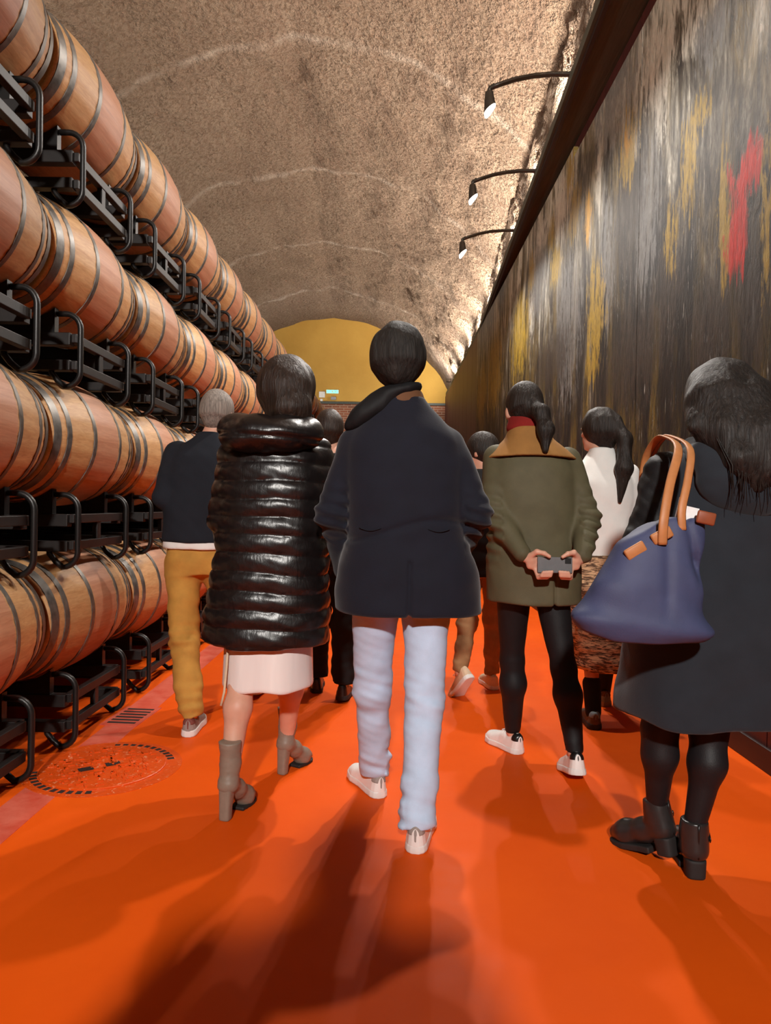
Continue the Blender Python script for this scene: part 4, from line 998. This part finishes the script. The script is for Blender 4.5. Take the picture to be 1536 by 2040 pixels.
def woman_in_white():
    P = Person('woman in white blouse and brown streaked skirt with long ponytail beside the mural', (1.2, 4.02, 0))
    ml = wear(P, shoe_parts('sneaker', 'brown_mesh', 'dark_sole', 'teal_grey', .26, .034), (1.118, 3.77), R(-4)); mr = wear(P, shoe_parts('sneaker', 'teal_grey', 'grey_mesh', 'brown_mesh', .26, .034), (1.315, 4.22), R(2))
    al = ml @ Vector((0, .065, .1)); ar = mr @ Vector((0, .065, .1))
    J = dict(head=(1.185, 4.06, 1.625), neck=(1.20, 4.04, 1.48), sL=(1.06, 4.04, 1.385), sR=(1.36, 4.04, 1.385), eL=(1.02, 4.02, 1.14), eR=(1.385, 4.02, 1.12), wL=(1.07, 4.16, .95), wR=(1.34, 4.18, .96),
             hL=(1.13, 4.02, .84), hR=(1.29, 4.02, .84), kL=(1.13, 3.97, .46), kR=(1.30, 4.15, .46), aL=tuple(al), aR=tuple(ar))
    body(P, J, R(35), h=.011, lower=.9)
    tab = [(.86, 1.20, 4.03, .15, .12), (1.0, 1.205, 4.03, .155, .12), (1.2, 1.21, 4.03, .165, .12), (1.33, 1.21, 4.035, .175, .12), (1.4, 1.208, 4.04, .14, .105), (1.46, 1.20, 4.04, .085, .08), (1.52, 1.2, 4.04, .062, .065)]
    coat(P, tab, [[J['sL'], J['eL'], J['wL']], [J['sR'], J['eR'], J['wR']]], 'white_cotton', 'blouse', .009, folds(51, .008, 16), (.055, .05, .04))
    F = Field((.98, 3.7, .25), (1.46, 4.30, 1.0), .009); F.loft([(.295, 1.20, 3.98, .165, .215), (.5, 1.2, 4.00, .168, .185), (.75, 1.205, 4.025, .165, .14), (.92, 1.205, 4.025, .145, .12)], 2.2); F.warp(folds(8, .006, 18)); P.field(F, 'skirt', 'zebra')
    for s_, m in (('L', ml), ('R', mr)):
        a = np.array(J['a'+s_]); k = np.array(J['k'+s_]); F = Field(*[q for q in bounds([a, a*.62+k*.38], .07)], .006); F.cap(a-(0, 0, .02), a*.66+k*.34, .042, .05, .01); P.field(F, 'sock', 'black_cloth')
    hair_cap(P, J, (.098, .112, .11), 'hair_dark', (0, -.006, .004), R(35), seed=33, amp=.009, bottom=-.1, extra=[([(1.25, 3.98, 1.66), (1.29, 3.92, 1.56), (1.285, 3.90, 1.40), (1.265, 3.90, 1.22)], [.042, .036, .044, .014])])
woman_in_white()

def woman_with_tote():
    P = Person('long-haired woman in a charcoal coat, black tights and black ankle boots carrying a tote', (1.05, 2.30, 0))
    bp = boot_parts('ankle')
    mr = wear(P, bp, (1.0, 2.245), R(-6)); ml = wear(P, bp, (.965, 2.32), R(34), R(12), .0)
    al = ml @ Vector((0, .05, .15)); ar = mr @ Vector((0, .05, .15))
    J = dict(head=(1.072, 2.33, 1.525), neck=(1.068, 2.31, 1.38), sL=(.90, 2.31, 1.295), sR=(1.235, 2.31, 1.295), eL=(.822, 2.28, 1.06), eR=(1.31, 2.28, 1.06), wL=(.83, 2.43, .88), wR=(1.28, 2.45, .9),
             hL=(.965, 2.31, .79), hR=(1.13, 2.31, .79), kL=(.905, 2.34, .455), kR=(1.052, 2.31, .455), aL=tuple(al), aR=tuple(ar))
    body(P, J, R(-6), lower=.85)
    lo, hi = bounds([J[k] for k in ('hL', 'hR', 'kL', 'kR', 'aL', 'aR')], .13); F = Field(lo, hi, .007)
    for s_ in 'LR':
        k, a = np.array(J['k'+s_]), np.array(J['a'+s_]); cf = k*.70+a*.30+np.array([.004 if s_ == 'R' else -.004, -.018, 0])
        F.chain([J['h'+s_], k], [.078, .054], .03); F.chain([k, cf, a], [.049, .051, .033], .04)
    P.field(F, 'tights', 'black_tights')
    tab = [(.515, 1.03, 2.31, .265, .205), (.7, 1.035, 2.31, .262, .2), (.9, 1.045, 2.31, .24, .185), (1.05, 1.055, 2.31, .222, .17), (1.2, 1.06, 2.31, .215, .16), (1.29, 1.065, 2.31, .205, .142), (1.345, 1.066, 2.31, .16, .12), (1.39, 1.068, 2.31, .09, .09), (1.43, 1.068, 2.31, .068, .07)]
    g = folds(61, .009, 11); low = sines(4, 15, 5, (1, 1, .1))
    coat(P, tab, [], 'charcoal_wool', 'coat', .008, lambda x, y, z: g(x, y, z)+.014*low(x, y, z)*np.clip((.9-z)/.35, 0, 1))
    sg = folds(66, .009, 26)
    for s_ in 'LR':
        A = [J['s'+s_], J['e'+s_], J['w'+s_]]; lo, hi = bounds(A, .13); F = Field(lo, hi, .007); F.chain(A, [.074, .066, .052], .04); F.warp(sg); P.field(F, 'sleeve', 'sleeve_black')
    F = Field((.86, 1.98, 1.14), (1.34, 2.4, 1.48), .007); F.ell((1.10, 2.165, 1.275), (.165, .062, .115), .03, tilt=.1); F.cap((.97, 2.2, 1.34), (.99, 2.32, 1.37), .05, .045, .04); F.cap((1.19, 2.2, 1.34), (1.15, 2.32, 1.37), .05, .045, .04); F.warp(folds(71, .008, 22)); P.field(F, 'hood', 'charcoal_wool')
    hair_cap(P, J, (.112, .122, .122), 'hair_long', (0, -.006, .004), R(-6), seed=44, amp=.006, bottom=-.15, extra=[
        ([(1.02, 2.25, 1.52), (1.02, 2.19, 1.42), (1.05, 2.135, 1.33), (1.09, 2.115, 1.25)], [.085, .07, .055, .02]), ([(1.13, 2.25, 1.52), (1.15, 2.19, 1.42), (1.165, 2.13, 1.32), (1.17, 2.11, 1.22)], [.085, .075, .06, .02]),
        ([(1.08, 2.23, 1.5), (1.10, 2.16, 1.40), (1.12, 2.12, 1.30)], [.09, .07, .04]), ([(.985, 2.25, 1.50), (.955, 2.21, 1.45), (.925, 2.19, 1.43)], [.05, .03, .008])])
    rnd = random.Random(5); m = MB()
    for q in range(46):
        x = rnd.uniform(-.10, .10); m.tube([(1.075+x*.9, 2.205-.02*rnd.random(), 1.56-.05*rnd.random()), (1.08+x*1.1, 2.165-.03*rnd.random(), 1.42), (1.11+x*1.1, 2.10-.02*rnd.random(), 1.31), (1.12+x*1.2+rnd.uniform(-.02, .02), 2.09, 1.20+rnd.uniform(-.03, .05))], [.0022, .0022, .002, .0008], 5)
    P.mb(m, 'hair_strands', 'hair_long')
    # tote bag hanging from the shoulder
    bg = thing('tote_bag', 'large navy nylon tote bag with tan leather handles hanging from the shoulder', 'bag', (.80, 2.000, .80))
    F = Field((.46, 1.85, .76), (1.06, 2.16, 1.22), .0065)
    F.loft([(0.805, 0.726, 2.0, 0.14, 0.055), (0.825, 0.722, 2.0, 0.167, 0.07), (0.9, 0.717, 2.0, 0.176, 0.075), (0.97, 0.733, 2.0, 0.16, 0.07), (1.06, 0.766, 2.01, 0.126, 0.058), (1.12, 0.787, 2.02, 0.106, 0.048), (1.165, 0.802, 2.025, 0.095, 0.036)], 2.6, rnd=.01)
    q, X, Y, Z = F.sl((-9, -9, -9), (9, 9, 9)); F.put(q, Z-(1.155-.55*np.clip(.78-X, 0, 1)**1.0)+0*Y, .01, 'i'); F.put(q, (.812+.33*np.clip(.62-X, 0, 1))-Z+0*Y, .01, 'i')
    cr = folds(81, .008, 14)
    F.warp(lambda x, y, z: cr(x, y, z)+.007*np.exp(-((x-.766-.05*(z-1.0))/.016)**2)*np.clip((z-.86)/.08, 0, 1)+.010*np.exp(-((x-.843-.30*(1.08-z)*.6)/.014)**2)*np.clip((z-.94)/.1, 0, 1)-.012*np.exp(-((z-.845-.10*(.82-x))/.03)**2))
    V, Q = F.mesh(); o0 = np.array((.80, 2.000, .80)); mesh_obj('bag_body', V-o0, Q, 'bag_nylon', bg)
    def sm(pts):
        out = []; P_ = [Vector(p) for p in pts]
        for i in range(len(P_)-1):
            p0, p1, p2, p3 = P_[max(i-1, 0)], P_[i], P_[i+1], P_[min(i+2, len(P_)-1)]
            for k in range(5): u = k/5; out.append(.5*((2*p1)+(p2-p0)*u+(2*p0-5*p1+4*p2-p3)*u*u+(3*p1-p0-3*p2+p3)*u**3))
        return out+[P_[-1]]
    def bp_(mb, name, mat): return mesh_obj(name, [tuple(np.array(v)-o0) for v in mb.v], mb.f, mat, bg)
    bp_(MB().tube(sm([(.752, 1.952, 1.08), (.754, 1.950, 1.15), (.785, 1.990, 1.25), (.838, 2.070, 1.355), (.868, 2.235, 1.402), (.872, 2.33, 1.405), (.868, 2.42, 1.34), (.862, 2.43, 1.22)]), .009, 8, flat=(.55, 1.5)), 'handle', 'tan_leather')
    bp_(MB().tube(sm([(.815, 1.975, 1.12), (.815, 1.980, 1.18), (.842, 2.010, 1.26), (.872, 2.070, 1.355), (.888, 2.235, 1.405), (.888, 2.33, 1.408), (.885, 2.42, 1.34), (.88, 2.43, 1.22)]), .008, 8, flat=(.55, 1.5)), 'handle', 'tan_leather')
    for (x, z, a) in ((.752, 1.105, .5), (.680, 1.062, .55)):
        m = MB().box((-.030, -.006, -.016), (.030, .006, .016), Matrix.Translation((x, 1.958, z)) @ Matrix.Rotation(-a, 4, 'Y')); bevel(bp_(m, 'handle_tab', 'tan_leather'), .005)
    m = MB().box((-.026, -.006, -.018), (.026, .006, .018), Matrix.Translation((.880, 1.975, 1.155)) @ Matrix.Rotation(.2, 4, 'Y')); bevel(bp_(m, 'zip_tab', 'dark_tan_leather'), .005)
    pc = MB().box((-.03, -.004, -.03), (.03, .004, .022)); pc.box((-.03, -.004, .02), (-.014, .004, .042)); o = pc.build('folded_paper', 'paper'); o.location = (.842, 2.012, 1.165); o.rotation_euler = (0, R(12), 0); tag(o, 'white folded paper sticking out of the navy tote', 'paper')
woman_with_tote()

def plain_walker(label, loc, J, feet, shoes, tr, top, hairm, hairr, tab, hyaw=0, rad=(.09, .066, .056), seed=1):
    P = Person(label, loc); ms = []
    for (hl, yw, lf, z), sp in zip(feet, shoes): ms.append(wear(P, sp, hl, yw, lf, z))
    J['aL'] = tuple(ms[0] @ Vector((0, .07, .095))); J['aR'] = tuple(ms[1] @ Vector((0, .07, .095)))
    body(P, J, hyaw, h=.013); trousers(P, J, tr, list(rad), .165, .95, seed=seed, h=.010, amp=.008)
    coat(P, tab, [[J['sL'], J['eL'], J['wL']], [J['sR'], J['eR'], J['wR']]], top, 'jacket', .011, folds(seed+90, .007, 14), (.06, .055, .045))
    hair_cap(P, J, hairr, hairm, (0, -.004, .006), hyaw, seed=seed, amp=.005, h=.008, bottom=-.09); return P
x = .60; y = 4.56
plain_walker('person in tan trousers and pale sneakers walking ahead of the woman in olive', (x, y, 0),
    dict(head=(.585, 4.60, 1.535), neck=(.60, 4.57, 1.40), sL=(.455, 4.57, 1.31), sR=(.765, 4.57, 1.31), eL=(.43, 4.56, 1.06), eR=(.79, 4.56, 1.06), wL=(.48, 4.7, .9), wR=(.74, 4.7, .9), hL=(.53, 4.57, .79), hR=(.69, 4.57, .79), kL=(.51, 4.50, .45), kR=(.69, 4.66, .45)),
    [((.545, 4.24), R(32), R(48), .0), ((.70, 4.56), R(8), 0, 0)], [shoe_parts('sneaker', 'beige_suede', 'white_rubber', None, .26)]*2, 'tan_trouser', 'black_cloth', 'hair_dark', (.088, .106, .106),
    [(.74, .61, 4.57, .19, .14), (1.0, .61, 4.57, .185, .14), (1.2, .61, 4.57, .185, .135), (1.3, .61, 4.57, .165, .12), (1.37, .605, 4.57, .1, .09), (1.42, .6, 4.57, .065, .068)], R(60), (.082, .060, .050), 5)
x = -.33; y = 4.32
plain_walker('person in a black jacket, black trousers and black leather shoes walking ahead of the group', (x, y, 0),
    dict(head=(-.375, 4.38, 1.63), neck=(-.35, 4.34, 1.49), sL=(-.51, 4.34, 1.40), sR=(-.18, 4.34, 1.40), eL=(-.54, 4.32, 1.14), eR=(-.15, 4.32, 1.14), wL=(-.5, 4.46, .95), wR=(-.2, 4.46, .95), hL=(-.42, 4.33, .84), hR=(-.25, 4.33, .84), kL=(-.425, 4.4, .46), kR=(-.26, 4.29, .46)),
    [((-.43, 4.40), R(6), 0, 0), ((-.262, 4.185), R(-3), R(5), 0)], [shoe_parts('derby', 'black_leather', 'dark_sole', None, .28)]*2, 'black_cloth', 'black_cloth', 'hair_brown', (.09, .108, .108),
    [(.80, -.34, 4.33, .2, .15), (1.05, -.34, 4.33, .19, .145), (1.25, -.345, 4.33, .195, .14), (1.36, -.345, 4.335, .175, .125), (1.43, -.35, 4.34, .11, .095), (1.49, -.35, 4.34, .068, .07)], 0, (.09, .076, .068), 9)

def photographer():
    P = Person('person standing behind the walking group, holding a phone up at chest height', (-.15, -.42, 0))
    sn = shoe_parts('derby', 'black_leather', 'dark_sole', None, .28)
    ml = wear(P, sn, (-.25, -.50), R(8)); mr = wear(P, sn, (-.05, -.48), R(-8))
    J = dict(head=(-.13, -.40, 1.66), neck=(-.14, -.42, 1.52), sL=(-.37, -.42, 1.44), sR=(.06, -.42, 1.44), eL=(-.50, -.40, 1.20), eR=(.14, -.42, 1.20), wL=(-.18, -.24, 1.10), wR=(.05, -.24, 1.10),
             hL=(-.23, -.42, .80), hR=(-.07, -.42, .80), kL=(-.24, -.42, .44), kR=(-.06, -.42, .44), aL=tuple(ml @ Vector((0, .07, .095))), aR=tuple(mr @ Vector((0, .07, .095))))
    body(P, J, h=.016); trousers(P, J, 'black_cloth', [.09, .07, .06], .165, .92, h=.012)
    coat(P, [(.72, -.15, -.42, .29, .18), (.95, -.15, -.42, .27, .17), (1.3, -.15, -.42, .26, .16), (1.41, -.145, -.42, .24, .14), (1.48, -.142, -.42, .16, .11), (1.54, -.14, -.42, .075, .08)], [[J['sL'], J['eL'], J['wL']], [J['sR'], J['eR'], J['wR']]], 'black_cloth', 'jacket', .012, folds(7, .007, 14), (.08, .075, .055))
    hair_cap(P, J, (.095, .112, .112), 'hair_dark', (0, -.004, .006), seed=77, h=.01)
photographer()
